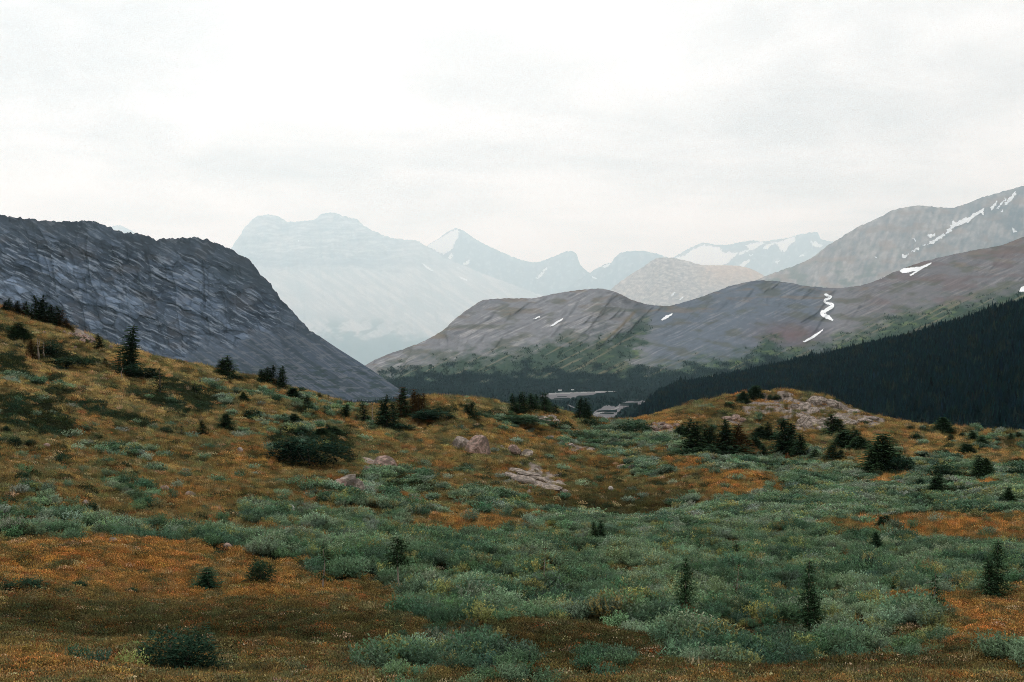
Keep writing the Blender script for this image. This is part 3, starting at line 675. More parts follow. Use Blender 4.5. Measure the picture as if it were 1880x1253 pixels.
def bumps(X, Y):
    far = sstep(40, 160, Y)
    h = fbm(X / 14, Y / 11, 3, 800) * (0.35 + 0.75 * far)
    h = h + fbm(X / 4.2, Y / 3.4, 3, 801) * (0.20 + 0.10 * far)
    h = h + fbm(X / 1.3, Y / 0.9, 3, 802) * 0.11
    near = 1 - sstep(12, 19, Y)
    h = h * (1 - 0.5 * near)
    # long low terraces that face the camera
    h = h + (np.abs(gnoise(X / 40 + 3, (Y + 0.12 * X) / 5.5, 803)) - 0.2) * 0.35 * sstep(25, 50, Y)
    return h
# humps and hollows one can name: (u, v, half width px, half height px, metres)
HUMPS = [(1345, 903, 90, 22, 0.9), (875, 815, 36, 14, 0.5), (1250, 862, 60, 10, 0.4), (590, 835, 70, 22, 0.25), (260, 1040, 330, 34, 0.25), (950, 1010, 190, 60, 0.2), (400, 1160, 420, 34, -0.22), (1130, 925, 130, 30, -0.6),
         (1010, 768, 60, 16, 0.4), (1680, 1118, 80, 20, 0.12), (1800, 1160, 110, 40, 0.15), (130, 1235, 190, 26, 0.15), (1600, 985, 90, 18, 0.1), (850, 760, 80, 14, 0.6)]
def ground(u, Y):
    """ground point for a bearing (as a pixel column) and a distance"""
    Lg = np.log(Y)
    v = base_v(u, Lg)
    P = unproj(u, v, Y)
    P[..., 2] += bumps(P[..., 0], P[..., 1])
    for hu, hv, ru, rv, h in HUMPS:
        P[..., 2] += h * np.exp(-((u - hu) / ru) ** 2 - ((v - hv) / rv) ** 2)
    return P, v
# ---- what grows where (outlines in photograph pixels, laid onto the ground once)
def wob(u, v, amp, seed):
    return fbm(u / 46, v / 20, 4, seed) * amp * 2.2, fbm(u / 46 + 7, v / 20, 4, seed + 50) * amp
P_WIL = [
 [(738,1150),(752,1100),(735,1070),(640,1078),(560,1062),(440,1012),(560,1002),(700,1003),(760,985),(900,990),(1000,965),(1110,955),(1240,932),(1262,915),(1290,925),(1420,912),(1440,880),(1340,880),(1290,885),(1285,845),(1120,818),(1020,795),(1130,785),(1240,800),(1260,835),(1400,842),(1500,848),(1600,872),(1690,882),(1790,897),(1890,910),(1890,948),(1700,940),(1640,950),(1500,962),(1480,975),(1560,985),(1700,992),(1890,1000),(1890,1085),(1700,1102),(1620,1092),(1620,1130),(1740,1142),(1745,1190),(1680,1212),(1560,1196),(1480,1206),(1300,1228),(1210,1192),(1100,1155),(1030,1150),(960,1160),(900,1195),(800,1180)],
 [(660,1280),(680,1228),(790,1204),(880,1212),(980,1234),(1040,1280)],
 [(-20,930),(90,950),(240,972),(420,990),(570,1030),(500,1052),(420,1040),(300,1015),(100,1002),(-20,985)],
 [(430,930),(520,925),(640,950),(740,965),(760,985),(640,985),(560,975),(470,965)], [(570,905),(660,900),(760,925),(830,955),(740,960),(640,935)],
 [(640,875),(720,862),(800,890),(850,910),(760,910),(680,905)], [(830,905),(900,900),(990,930),(930,945),(860,935)], [(1010,940),(1080,945),(1250,925),(1240,940),(1110,955),(1040,955)],
 [(20,900),(100,905),(110,930),(40,935)], [(190,890),(290,905),(300,945),(240,940)], [(150,820),(300,830),(290,850),(180,845)],
 [(340,700),(470,720),(620,745),(640,765),(520,760),(400,740)], [(430,770),(560,765),(640,780),(560,800),(450,795)], [(560,745),(660,760),(620,780)],
 [(130,1232),(200,1230),(235,1244),(200,1258),(140,1256)], [(310,1146),(366,1144),(360,1152),(315,1154)], [(1640,845),(1760,838),(1890,870),(1890,895),(1780,885),(1690,872)], [(1760,800),(1890,805),(1890,830),(1800,820)],
 [(860,770),(960,775),(1000,790),(900,785)], [(1020,800),(1100,808),(1180,850),(1250,880),(1200,880),(1120,845),(1040,820)], [(1840,1215),(1890,1205),(1890,1260),(1830,1260)], [(0,690),(90,700),(130,720),(40,715)], [(1060,1255),(1080,1228),(1140,1228),(1160,1255)]]
P_DARK = [
 [(-20,655),(40,660),(60,690),(-20,690)], [(50,640),(120,645),(190,665),(160,680),(80,665)], [(0,672),(60,685),(130,695),(110,700),(30,695),(-20,690)], [(95,738),(180,745),(290,778),(280,792),(200,780),(120,760)], [(-20,735),(60,745),(140,780),(120,808),(40,800),(-20,790)],
 [(180,708),(270,715),(330,745),(390,735),(400,755),(330,765),(260,740)], [(280,690),(350,715),(400,720),(420,745),(360,750),(300,720)], [(60,720),(110,715),(150,735),(90,735)], [(220,680),(280,690),(300,705),(240,700)], [(500,790),(640,800),(640,850),(520,845)], [(860,762),(980,770),(970,784),(870,778)],
 [(760,755),(840,765),(830,775),(740,770)], [(1180,785),(1120,780),(1230,798),(1160,800)], [(1290,870),(1420,868),(1440,878),(1300,884)], [(1500,850),(1600,860),(1680,870),(1560,875)], [(640,885),(700,875),(780,890),(800,905),(700,908)], [(1700,925),(1830,920),(1830,950),(1740,952)], [(1560,895),(1700,900),(1820,915),(1700,925),(1580,915)],
 [(120,955),(180,965),(170,985),(120,975)]]
P_GONE = [[(1262,915),(1285,893),(1350,884),(1430,888),(1424,910),(1360,922),(1290,925)], [(1640,950),(1700,938),(1890,948),(1890,985),(1790,995),(1700,990),(1590,975)], [(1490,962),(1560,970),(1600,980),(1500,978)], [(1040,925),(1120,912),(1250,915),(1230,935),(1110,948)], [(1520,880),(1640,880),(1660,892),(1540,892)],
          [(1290,1000),(1370,998),(1440,1012),(1330,1018)], [(1030,1150),(1100,1150),(1210,1190),(1290,1225),(900,1225),(900,1195),(960,1165)], [(1200,850),(1290,862),(1270,872),(1200,865)], [(1620,1092),(1700,1102),(1690,1128),(1620,1128)], [(1380,1096),(1450,1090),(1500,1100),(1420,1110)]]
def skew(u, v):
    """rows of plants run down the left hillside, level elsewhere"""
    return v - 0.30 * np.minimum(u, 1000) * (1 - sstep(820, 1060, v))
def mask(u, v, polys, amp, seed):
    du, dv = wob(u, v, amp, seed); r = np.zeros(np.shape(u), bool); ue = np.clip(u + du, -15, 1885)   # what grows at the edge of the view goes on beyond it
    for p in polys: r |= in_poly(ue, v + dv, p)
    return r
def blob(u, v, cu, cv, ru, rv): return np.exp(-(((u - cu) / ru) ** 2 + ((v - cv) / rv) ** 2) ** 1.5)
ROCKY = [(1440, 745, 95, 24), (1555, 765, 75, 16), (1600, 775, 46, 10), (1530, 750, 40, 10), (1500, 775, 70, 18), (985, 882, 62, 22), (155, 622, 38, 14), (1005, 768, 34, 12), (690, 850, 30, 12), (1345, 772, 26, 7), (1215, 790, 60, 12), (1060, 825, 40, 10)]
def rocky(u, v):
    r = np.zeros(np.shape(u))
    for b in ROCKY: r = np.maximum(r, blob(u, v, *b))
    n = fbm(u / 22, v / 8, 4, 830)
    return sstep(0.50, 0.72, r + n * 0.9 - 0.12) * (r > 0.08)
def is_willow(u, v):
    w = mask(u, v, P_WIL, 16, 810) & ~mask(u, v, P_GONE, 17, 811)
    vs = skew(u, v)
    sp = (fbm(u / 30, vs / 9, 4, 812) > 0.58) & (v < 1030) & (v > 700)
    holes = fbm(u / 36, vs / 13, 4, 814) < np.where((v < 930) & (u < 880), 0.05, -0.42)
    return ((w & ~holes) | sp) & (rocky(u, v) < 0.3)
def is_dark(u, v):
    w = mask(u, v, P_DARK, 9, 820)
    sp = (fbm(u / 44, skew(u, v) / 9, 4, 822) > 0.5) & (v < 960) & (v > 600)
    return (w | sp) & (rocky(u, v) < 0.3)
def ground_col(u, v, X, Y, spread=1.0):
    """colour of the low plants: golden sedge, orange and rust heath, olive and dark crowberry (painted deeper for shaded hollows)"""
    vs = skew(u, v)
    n1 = fbm(u / 90, vs / 26, 5, 840); n2 = fbm(u / 34, vs / 9, 5, 841, 0.6); n3 = fbm(X / 0.9, Y / 1.1, 3, 842)
    a = np.zeros(np.shape(u) + (3,)) + np.array([0.165, 0.122, 0.047])
    a = mixc(a, (0.25, 0.168, 0.062), sstep(-0.05, 0.45, n1))
    a = mixc(a, (0.070, 0.066, 0.028), sstep(0.0, 0.3, -n2) * 0.85)
    a = mixc(a, (0.24, 0.125, 0.045), sstep(0.2, 0.5, fbm(u / 60, vs / 15, 4, 843)) * 0.8)
    a = mixc(a, (0.120, 0.132, 0.066), sstep(-0.05, 0.35, fbm(u / 50, vs / 14, 4, 844)) * 0.7)
    # golden upper hillside
    a = mixc(a, (0.36, 0.26, 0.11), blob(u, v, 250, 690, 420, 90) * sstep(-0.3, 0.3, n2) * 0.7)
    a = mixc(a, (0.34, 0.215, 0.082), blob(u, v, 1740, 825, 200, 50) * sstep(-0.25, 0.25, n2) * 0.85)
    a = mixc(a, (0.29, 0.19, 0.07), blob(u, v, 900, 800, 200, 60) * sstep(-0.2, 0.3, n2) * 0.5)
    for cu, cv, ru, rv, k in ((180, 1045, 300, 42, 1), (470, 1085, 200, 24, 0.8), (1345, 903, 84, 18, 1), (1760, 968, 170, 22, 1), (1610, 965, 40, 12, 1.2), (1690, 1112, 110, 22, 1), (1830, 1165, 110, 55, 1), (1640, 882, 130, 12, 0.9), (1800, 892, 120, 18, 1), (1250, 862, 50, 9, 0.9), (100, 1240, 160, 30, 0.8), (840, 975, 90, 14, 0.7), (960, 800, 90, 20, 0.4), (330, 915, 90, 30, 0.5), (470, 855, 70, 26, 0.6), (1370, 730, 100, 10, 0.9), (1210, 780, 60, 12, 0.7), (1440, 1100, 80, 10, 0.7), (860, 955, 80, 14, 0.7), (1010, 1000, 60, 8, .4)):
        a = mixc(a, (0.40, 0.185, 0.052), blob(u, v, cu, cv, ru, rv) * np.clip(0.55 + n2 * 1.3, 0, 1) * min(k, 1) * 0.9)
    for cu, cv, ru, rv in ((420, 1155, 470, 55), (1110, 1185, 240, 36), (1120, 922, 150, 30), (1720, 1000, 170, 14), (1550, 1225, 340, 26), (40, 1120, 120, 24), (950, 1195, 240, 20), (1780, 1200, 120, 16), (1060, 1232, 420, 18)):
        a = mixc(a, (0.042, 0.042, 0.018), blob(u, v, cu, cv, ru, rv) * np.clip(0.85 + n2 * 0.7, 0, 1) * 0.95)  # dark heath, with the shade of the hollows painted in as well
    a = mixc(a, (0.085, 0.028, 0.014), sstep(0.34, 0.6, n3) * 0.2)
    return a
M_GROUND = mat_attr_rock('tundra_soil', 3.0, 0.06, 6.0, 0.95, 0.35)
tu = np.concatenate([np.linspace(-680, -60, 40), np.linspace(-55, 1940, 560), np.linspace(1950, 2680, 44)])
tl = np.concatenate([np.linspace(math.log(3.2), math.log(11), 16), np.linspace(math.log(11.3), math.log(300), 430), np.linspace(math.log(305), math.log(425), 14)])
U, LY = np.meshgrid(tu, tl)
wid = np.maximum(0, 38 * FPX / np.exp(LY) - 1700)             # near the camera the sheet still reaches some 40 m to either side
U = np.where(U < -55, U - wid * (-55 - U) / 625, np.where(U > 1945, U + wid * (U - 1945) / 735, U))
P_g, V_g = ground(U, np.exp(LY))
gu, gv = proj(P_g)
rk = rocky(gu, V_g)
tone = ground_col(gu, V_g, P_g[..., 0], P_g[..., 1]) * 0.34
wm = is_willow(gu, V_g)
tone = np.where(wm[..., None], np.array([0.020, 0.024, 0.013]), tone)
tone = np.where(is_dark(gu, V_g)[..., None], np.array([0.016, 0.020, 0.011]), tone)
rc = np.zeros(U.shape + (3,)) + np.array([0.165, 0.136, 0.118])
rc = mixc(rc, (0.25, 0.21, 0.183), sstep(0, 0.4, fbm(P_g[..., 0] / 1.2, P_g[..., 1] / 1.4, 4, 850)))
rc = mixc(rc, (0.08, 0.066, 0.055), sstep(0.05, 0.4, -fbm(P_g[..., 0] / 0.8, P_g[..., 1] / 1.6, 4, 851)))
tone = tone + (rc - tone) * rk[..., None]
P_g[..., 2] += rk * (np.abs(fbm(P_g[..., 0] / 2.2, P_g[..., 1] / 2.6, 4, 852)) * 0.25 + 0.02) * sstep(40, 90, P_g[..., 1])
nr, nc = U.shape
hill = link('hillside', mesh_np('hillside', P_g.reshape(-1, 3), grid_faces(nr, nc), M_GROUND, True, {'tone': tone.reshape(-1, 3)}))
tag(hill, 'tundra hillside and knoll with pale rock showing through autumn plants', 'hillside', 'structure')
BV_G = bvh_of(P_g)
def on_ground(u, v, raise_=0.0):
    for k in range(40):
        d = Vector(((u - CX) / FPX, 1.0, -(v - CY) / FPX)).normalized()
        h, n = BV_G.ray_cast(EYE - Vector((0, 0, raise_)), d)[:2]
        if h is not None and h.y < 330: return h, n
        v += 1.0
    return h, n

# ------------------------------------------------------------------ plant pieces for the ground cover
PROTO = {}
def proto(group, name, verts, faces, mat, leaf_tone):
    me = mesh_np(name, verts, faces, mat, False, {'leaf_tone': leaf_tone})
    o = bpy.data.objects.new(name, me)
    c = PROTO.setdefault(group, bpy.data.collections.new(group))
    c.objects.link(o)
class Leaves:
    def __init__(self): self.v = []; self.f = []; self.r = []
    def leaf(self, p, d, side, ln, wd, fold, leaf_tone):
        """a small folded leaf from p along d"""
        d = d / (np.linalg.norm(d) + 1e-9); side = side - d * side.dot(d); side = side / (np.linalg.norm(side) + 1e-9)
        up = np.cross(side, d)
        m = p + d * ln * 0.5
        i = len(self.v)
        self.v += [p, m + side * wd * 0.5 + up * fold * wd, p + d * ln, m - side * wd * 0.5 + up * fold * wd]
        self.f += [(i, i + 1, i + 2), (i, i + 2, i + 3)]; self.r += [leaf_tone] * 4
    def tri(self, a, b, c, leaf_tone):
        i = len(self.v); self.v += [a, b, c]; self.f.append((i, i + 1, i + 2)); self.r += [leaf_tone] * 3
def rv(): 
    a = RNG.normal(size=3); return a / np.linalg.norm(a)
M_WIL = mat_leaf('willow_leaf', trans=0.25, var=0.75, rough=0.5, spec=0.08)
M_HEATH = mat_leaf('heath_leaf', trans=0.15, var=0.7, rough=0.6, spec=0.0)
M_GRASS = mat_leaf('sedge_blade', trans=0.25, var=0.5, rough=0.6, spec=0.0)
def willow_clump(nst, nlf, big):
    """a low dome of upswept leafy twigs: leaves lie open to the sky on the outside, open inside and painted darker low down"""
    g = Leaves()
    for s in range(nst):
        a = RNG.uniform(0, 2 * math.pi); q0 = math.sqrt(RNG.random()); r = 0.16 * q0
        b = np.array([math.cos(a) * r, math.sin(a) * r, 0]); h = RNG.uniform(0.34, 0.54) * (1 - 0.35 * q0 * q0); lean = RNG.uniform(0.5, 1.1) * 0.26 * q0 + 0.02
        d = np.array([math.cos(a) * lean, math.sin(a) * lean, h])
        tr = RNG.random()
        for k in range(nlf):
            q = 0.35 + 0.65 * (k + RNG.random()) / nlf
            p = b + d * q + RNG.normal(0, 0.012, 3)
            out = rv(); out[2] = abs(out[2]) * 0.5 + 0.35 * q
            sd = np.cross(out, [0, 0, 1.0]) + RNG.normal(0, 0.35, 3)
            g.leaf(p, out, sd, RNG.uniform(0.055, 0.095) * big, RNG.uniform(0.022, 0.034) * big, 0.2, np.clip(0.45 * RNG.random() + 0.35 * tr + 0.2 * q, 0, 1))  # tone rises up the twig: light on the tops painted into the leaves
        for k2 in (0.0035, ):
            g.tri(b + np.array([k2, 0, 0]), b - np.array([k2, 0, 0]), b + d, 0.0)
    return g
for k in range(6):
    g = willow_clump(44, 11, 1.0); proto('willow_near', 'willow_clump', g.v, g.f, M_WIL, g.r)
for k in range(4):
    g = willow_clump(34, 7, 1.45); proto('willow_far', 'willow_clump', g.v, g.f, M_WIL, g.r)
for k in range(5):
    g = Leaves()
    for s in range(130):
        a = RNG.uniform(0, 2 * math.pi); r = 0.16 * math.sqrt(RNG.random()); z = RNG.uniform(0.0, 0.085) * (1 - (r / 0.2) ** 2)
        d = rv(); d[2] = abs(d[2]) + 0.5
        g.leaf(np.array([math.cos(a) * r, math.sin(a) * r, z]), d, rv(), RNG.uniform(0.018, 0.034), RNG.uniform(0.009, 0.015), 0.3, RNG.random())
    proto('heath', 'heath_tuft', g.v, g.f, M_HEATH, g.r)
for k in range(4):
    g = Leaves()
    for s in range(46):
        a = RNG.uniform(0, 2 * math.pi); r = 0.13 * math.sqrt(RNG.random()); h = RNG.uniform(0.10, 0.24)
        b = np.array([math.cos(a) * r, math.sin(a) * r, 0]); t = b + np.array([RNG.normal(0, 0.05), RNG.normal(0, 0.05), h])
        w = rv() * 0.005; w[2] = 0
        g.tri(b - w, b + w, t, RNG.random())
    proto('sedge', 'sedge_tuft', g.v, g.f, M_GRASS, g.r)
for k in range(4):
    g = Leaves()
    for s in range(170):                                   # low dark mats
        a = RNG.uniform(0, 2 * math.pi); r = 0.30 * math.sqrt(RNG.random()); z = RNG.uniform(0.05, 0.30) * (1 - (r / 0.36) ** 2)
        d = rv(); d[2] = abs(d[2]) + 0.6
        g.leaf(np.array([math.cos(a) * r, math.sin(a) * r, z]), d, rv(), RNG.uniform(0.05, 0.10), RNG.uniform(0.018, 0.03), 0.3, RNG.random())
    proto('mat', 'dwarf_mat', g.v, g.f, M_HEATH, g.r)

def scatter(name, pts, rotz, scale, tint, group, label, cat, kind='stuff', sxy=None, tilt=None):
    n = len(pts)
    me = bpy.data.meshes.new(name)
    me.vertices.add(n); me.vertices.foreach_set('co', np.asarray(pts, np.float32).ravel())
    def put(an, av, tp, fld):
        a = me.attributes.new(an, tp, 'POINT'); a.data.foreach_set(fld, np.asarray(av, np.float32 if tp != 'INT' else np.int32).ravel())
    put('tint', tint, 'FLOAT_VECTOR', 'vector')
    r = np.zeros((n, 3)); r[:, 2] = rotz
    if tilt is not None: r[:, :2] = tilt
    put('turn', r, 'FLOAT_VECTOR', 'vector')
    s3 = np.repeat(np.asarray(scale)[:, None], 3, 1)
    if sxy is not None: s3[:, :2] *= np.asarray(sxy)[:, None]
    put('size', s3, 'FLOAT_VECTOR', 'vector')
    o = link(name, me)
    ng = bpy.data.node_groups.new(name + '_scatter', 'GeometryNodeTree')
    ng.interface.new_socket('Geometry', in_out='INPUT', socket_type='NodeSocketGeometry')
    ng.interface.new_socket('Geometry', in_out='OUTPUT', socket_type='NodeSocketGeometry')
    gi = N(ng, 'NodeGroupInput'); go = N(ng, 'NodeGroupOutput')
    ci = N(ng, 'GeometryNodeCollectionInfo'); ci.inputs['Collection'].default_value = PROTO[group]
    ci.inputs['Separate Children'].default_value = True; ci.inputs['Reset Children'].default_value = True
    ip = N(ng, 'GeometryNodeInstanceOnPoints')
    L(ng, gi.outputs[0], ip.inputs['Points']); L(ng, ci.outputs[0], ip.inputs['Instance']); ip.inputs['Pick Instance'].default_value = True
    ri = N(ng, 'FunctionNodeRandomValue', data_type='INT'); ri.inputs['Min'].default_value = 0; ri.inputs['Max'].default_value = len(PROTO[group].objects) - 1
    L(ng, [q for q in ri.outputs if q.enabled][0], ip.inputs['Instance Index'])
    a1 = N(ng, 'GeometryNodeInputNamedAttribute', data_type='FLOAT_VECTOR'); a1.inputs[0].default_value = 'turn'
    a2 = N(ng, 'GeometryNodeInputNamedAttribute', data_type='FLOAT_VECTOR'); a2.inputs[0].default_value = 'size'
    L(ng, [q for q in a1.outputs if q.enabled and q.name == 'Attribute'][0], ip.inputs['Rotation'])
    L(ng, [q for q in a2.outputs if q.enabled and q.name == 'Attribute'][0], ip.inputs['Scale'])
    L(ng, ip.outputs[0], go.inputs[0])
    md = o.modifiers.new('scatter', 'NODES'); md.node_group = ng
    return tag(o, label, cat, kind)

def spots(n, y0=12.5, y1=255, u0=-110, u1=1990):
    u = RNG.uniform(u0, u1, n); Y = np.exp(RNG.uniform(math.log(y0), math.log(y1), n))
    m = n // 2                                             # and beyond either side of the view
    Y2 = np.exp(RNG.uniform(math.log(y0 * 0.8), math.log(max(min(y1, 80), y0 * 1.1)), m)); s = np.where(RNG.random(m) < 0.5, -1, 1)
    u2 = np.where(s < 0, u0, u1) + s * 16 * RNG.random(m) ** 1.5 * FPX / Y2
    if y0 > 50: u2 = u2[:0]; Y2 = Y2[:0]
    u = np.concatenate([u, u2]); Y = np.concatenate([Y, Y2])
    P, v = ground(u, Y)
    uu, _ = proj(P)
    return P, uu, v, Y
def jit(n, a=0.2): return (1 + RNG.normal(0, a, (n, 1))) * (1 + RNG.normal(0, a * 0.35, (n, 3)))
# willows
def willow_tint(u, v, X, Y, n):
    a = np.zeros((n, 3)) + np.array([0.072, 0.124, 0.064])
    k = fbm(X / 3.0, Y / 3.5, 3, 860)
    a = mixc(a, (0.130, 0.185, 0.110), sstep(0.0, 0.4, k)); a = mixc(a, (0.044, 0.088, 0.050), sstep(0.0, 0.4, -k))
    a = mixc(a, (0.175, 0.215, 0.160), sstep(0.1, 0.5, fbm(u / 50, v / 14, 4, 861)) * (v < 1000) * 0.8)
    a = mixc(a, (0.19, 0.18, 0.06), (RNG.random(n) < 0.10) * 0.8)
    return np.clip(1.2 * a * jit(n, 0.2), 0.004, 1)
P, uu, v, Y = spots(60000, 12.8, 62)
k = is_willow(uu, v) & (RNG.random(len(uu)) < 10.5 * Y * Y / 40800) & (fbm(P[:, 0] / 1.6, P[:, 1] / 2.2, 3, 866) > RNG.uniform(-0.6, -0.05, len(uu))); P = P[k]; uu = uu[k]; v = v[k]; Y = Y[k]; n = len(P)
tall = 0.70 + 0.55 * fbm(P[:, 0] / 1.3, P[:, 1] / 1.7, 3, 862) + 0.25 * fbm(P[:, 0] / 5, P[:, 1] / 5, 2, 863)
sc = np.clip(tall, 0.3, 1.3) * (0.70 + 0.28 * sstep(13, 26, Y) + 0.004 * Y) * RNG.uniform(0.8, 1.15, n)
scatter('willow_thicket', P, RNG.uniform(0, 6.28, n), sc, willow_tint(uu, v, P[:, 0], P[:, 1], n), 'willow_near', 'grey green dwarf willow thicket covering the hollow in the foreground', 'willow', tilt=RNG.normal(0, 0.12, (n, 2)))
N_WIL = n
P, uu, v, Y = spots(52000, 60, 250)
k = is_willow(uu, v); P = P[k]; uu = uu[k]; v = v[k]; Y = Y[k]; n = len(P)
tall = 0.8 + 0.6 * fbm(P[:, 0] / 4, P[:, 1] / 4, 3, 864)
sc = np.clip(tall, 0.4, 1.5) * RNG.uniform(0.8, 1.2, n) * (1.0 + 0.45 * (Y - 60) / 100)
scatter('willow_thicket', P, RNG.uniform(0, 6.28, n), sc, willow_tint(uu, v, P[:, 0], P[:, 1], n), 'willow_far', 'low grey green willow scrub on the slopes beyond the hollow', 'willow', sxy=np.full(n, 1.35))
# dark mats
P, uu, v, Y = spots(60000, 24, 250)
k = is_dark(uu, v); P = P[k]; uu = uu[k]; v = v[k]; Y = Y[k]; n = len(P)
tn = np.zeros((n, 3)) + np.array([0.030, 0.042, 0.020]); tn = mixc(tn, (0.030, 0.055, 0.032), sstep(-0.1, 0.3, fbm(uu / 60, v / 20, 3, 870))); tn = mixc(tn, (0.07, 0.065, 0.028), (RNG.random(n) < 0.12) * 0.8)
scatter('dwarf_shrub_mat', P, RNG.uniform(0, 6.28, n), np.clip(0.7 + 0.006 * (Y - 30), 0.5, 2.0) * RNG.uniform(0.7, 1.3, n), tn * jit(n, 0.15), 'mat', 'dark green mats of low shrubs lying in strips on the hillside', 'shrubs', sxy=np.full(n, 1.3))
# heath and sedge everywhere else
P, uu, v, Y = spots(190000, 12.6, 255)
k = (rocky(uu, v) < RNG.uniform(0.1, 1.3, len(uu))) & ~(is_willow(uu, v) & (RNG.random(len(uu)) < 0.9)) & ~(is_dark(uu, v) & (RNG.random(len(uu)) < 0.85)); P = P[k]; uu = uu[k]; v = v[k]; Y = Y[k]; n = len(P)
tn = ground_col(uu, v, P[:, 0], P[:, 1])
pick = RNG.random(n)
tn = mixc(tn, (0.040, 0.060, 0.030), (pick < 0.10) * 0.85); tn = mixc(tn, (0.42, 0.33, 0.20), (pick > 0.975) * 0.75); tn = mixc(tn, (0.26, 0.075, 0.022), ((pick > 0.10) & (pick < 0.15)) * 0.5)
tn = np.clip((1.24 + 0.18 * (1 - sstep(800, 1050, v)))[:, None] * tn * jit(n, 0.22), 0.003, 1)
sd_ = RNG.random(n) < np.where(Y > 40, 0.35, 0.07)
sz = (0.62 + 0.015 * Y) * RNG.uniform(0.6, 1.5, n)
for m_, nm, gr, lb, ct in ((~sd_, 'heath', 'heath', 'orange rust and olive heath cushions over the ground', 'heath'), (sd_, 'sedge', 'sedge', 'thin golden sedge tufts between the heath cushions', 'grass')):
    scatter(nm, P[m_], RNG.uniform(0, 6.28, m_.sum()), sz[m_] * (1 if nm == 'heath' else 0.75), tn[m_], gr, lb, ct, tilt=RNG.normal(0, 0.1, (m_.sum(), 2)))
# ================================================================== FAR FOREST (countless conifers that read as a mass)
M_CONF = mat_leaf('conifer_needles', trans=0.03, var=0.3, rough=0.7, spec=0.0)
for k in range(4):
    v = []; f = []; r = []
    ntier = 6
    for j in range(ntier):
        z0 = 0.06 + 0.84 * j / ntier; z1 = min(1.0, z0 + 0.34 * (1.1 - 0.4 * j / ntier)); rad = 0.17 * (1 - j / (ntier + 0.6)) * RNG.uniform(0.8, 1.2)
        i0 = len(v); v.append((0, 0, z1)); r.append(0.7)
        m = 10
        for q in range(m):
            a = 2 * math.pi * q / m + j * 0.4; rr = rad * (1.2 if q % 2 else 0.55) * RNG.uniform(0.75, 1.2)
            v.append((math.cos(a) * rr, math.sin(a) * rr, z0 + RNG.uniform(-0.02, 0.03) - (0.03 if q % 2 else 0))); r.append(RNG.uniform(0, 0.6))
        for q in range(m): f.append((i0, i0 + 1 + q, i0 + 1 + (q + 1) % m))
    proto('far_conifer', 'conifer', v, f, M_CONF, r)
def grid_spots(P, n, keep):
    nr, nc = P.shape[:2]
    a = RNG.uniform(0, nr - 1.001, n); b = RNG.uniform(0, nc - 1.001, n)
    i = a.astype(int); j = b.astype(int); fa = (a - i)[:, None]; fb = (b - j)[:, None]
    Q = (P[i, j] * (1 - fb) + P[i, j + 1] * fb) * (1 - fa) + (P[i + 1, j] * (1 - fb) + P[i + 1, j + 1] * fb) * fa
    u, v = proj(Q); k = keep(u, v, Q) & (u > -200) & (u < 2150)
    return Q[k], u[k], v[k]
# right-hand slope
Q, u, v = grid_spots(P_slope[:92], 80000, lambda u, v, Q: (v < 845))
n = len(Q); tn = np.zeros((n, 3)) + np.array([0.006, 0.021, 0.025]); tn = mixc(tn, (0.017, 0.026, 0.018), sstep(0.05, 0.5, fbm(u / 30, v / 8, 4, 900)) * 0.8)  # bluish tint makes up for teal missing from the near haze
hh = 0.74 * RNG.uniform(2.8, 7.0, n) * (1 + 0.9 * np.clip(fbm(u / 7, v / 9, 2, 903), 0, 1)) * np.where(RNG.random(n) < 0.12, 1.55, 1.0) * (0.85 + 0.3 * fbm(u / 20, v / 20, 2, 901))
scatter('conifer_forest', Q - [0, 0, 0.4], RNG.uniform(0, 6.28, n), hh, np.clip(tn * jit(n, 0.3), 0.002, 1), 'far_conifer', 'dense dark conifer forest on the slope at the right', 'forest', sxy=RNG.uniform(0.9, 1.4, n))
# valley floor
def val_keep(u, v, Q):
    g = np.zeros(u.shape, bool)
    du = fbm(u / 9, v / 5, 2, 905) * 5
    for p in (G1, G2, R1, R2, R3): g |= in_poly(u + du, v, p)
    g |= in_poly(u, v - 5, G1) | in_poly(u, v - 4, R1)
    return ~g & (Q[:, 1] > 900) & (Q[:, 1] < 6500) & (u > 640) & (u < 1500)
Q, u, v = grid_spots(P_val[:86], 120000, val_keep)
n = len(Q); tn = np.zeros((n, 3)) + np.array([0.006, 0.016, 0.017])  # haze teal put into the tree colour here too
scatter('conifer_forest', Q - [0, 0, 0.4], RNG.uniform(0, 6.28, n), RNG.uniform(3.5, 8, n) * (0.75 + 0.25 * Q[:, 1] / 3000), np.clip(tn * jit(n, 0.25), 0.003, 1), 'far_conifer', 'dark conifer forest filling the valley floor around the pale gravel', 'forest', sxy=RNG.uniform(0.9, 1.3, n))
# foot of the mauve hills
def mid_keep(u, v, Q):
    w = (mid_veg(u, v) > 0.5); fo = mid_forest(u, v); nz = fbm(u / 14, v / 7, 4, 910)
    return (w & ((RNG.random(len(u)) < fo) | (nz > 0.24)))
Q, u, v = grid_spots(P_mid[:165], 150000, mid_keep)
n = len(Q); tn = np.zeros((n, 3)) + np.array([0.007, 0.021, 0.021]); tn = mixc(tn, (0.024, 0.046, 0.026), (1 - mid_forest(u, v)) * 0.7)  # blue in the needles stands in for part of the haze
scatter('conifer_forest', Q - [0, 0, 0.5], RNG.uniform(0, 6.28, n), RNG.uniform(2.6, 6.5, n), np.clip(tn * jit(n, 0.25), 0.003, 1), 'far_conifer', 'blue green conifer forest on the foot of the mauve hills', 'forest', sxy=RNG.uniform(1.0, 1.6, n))
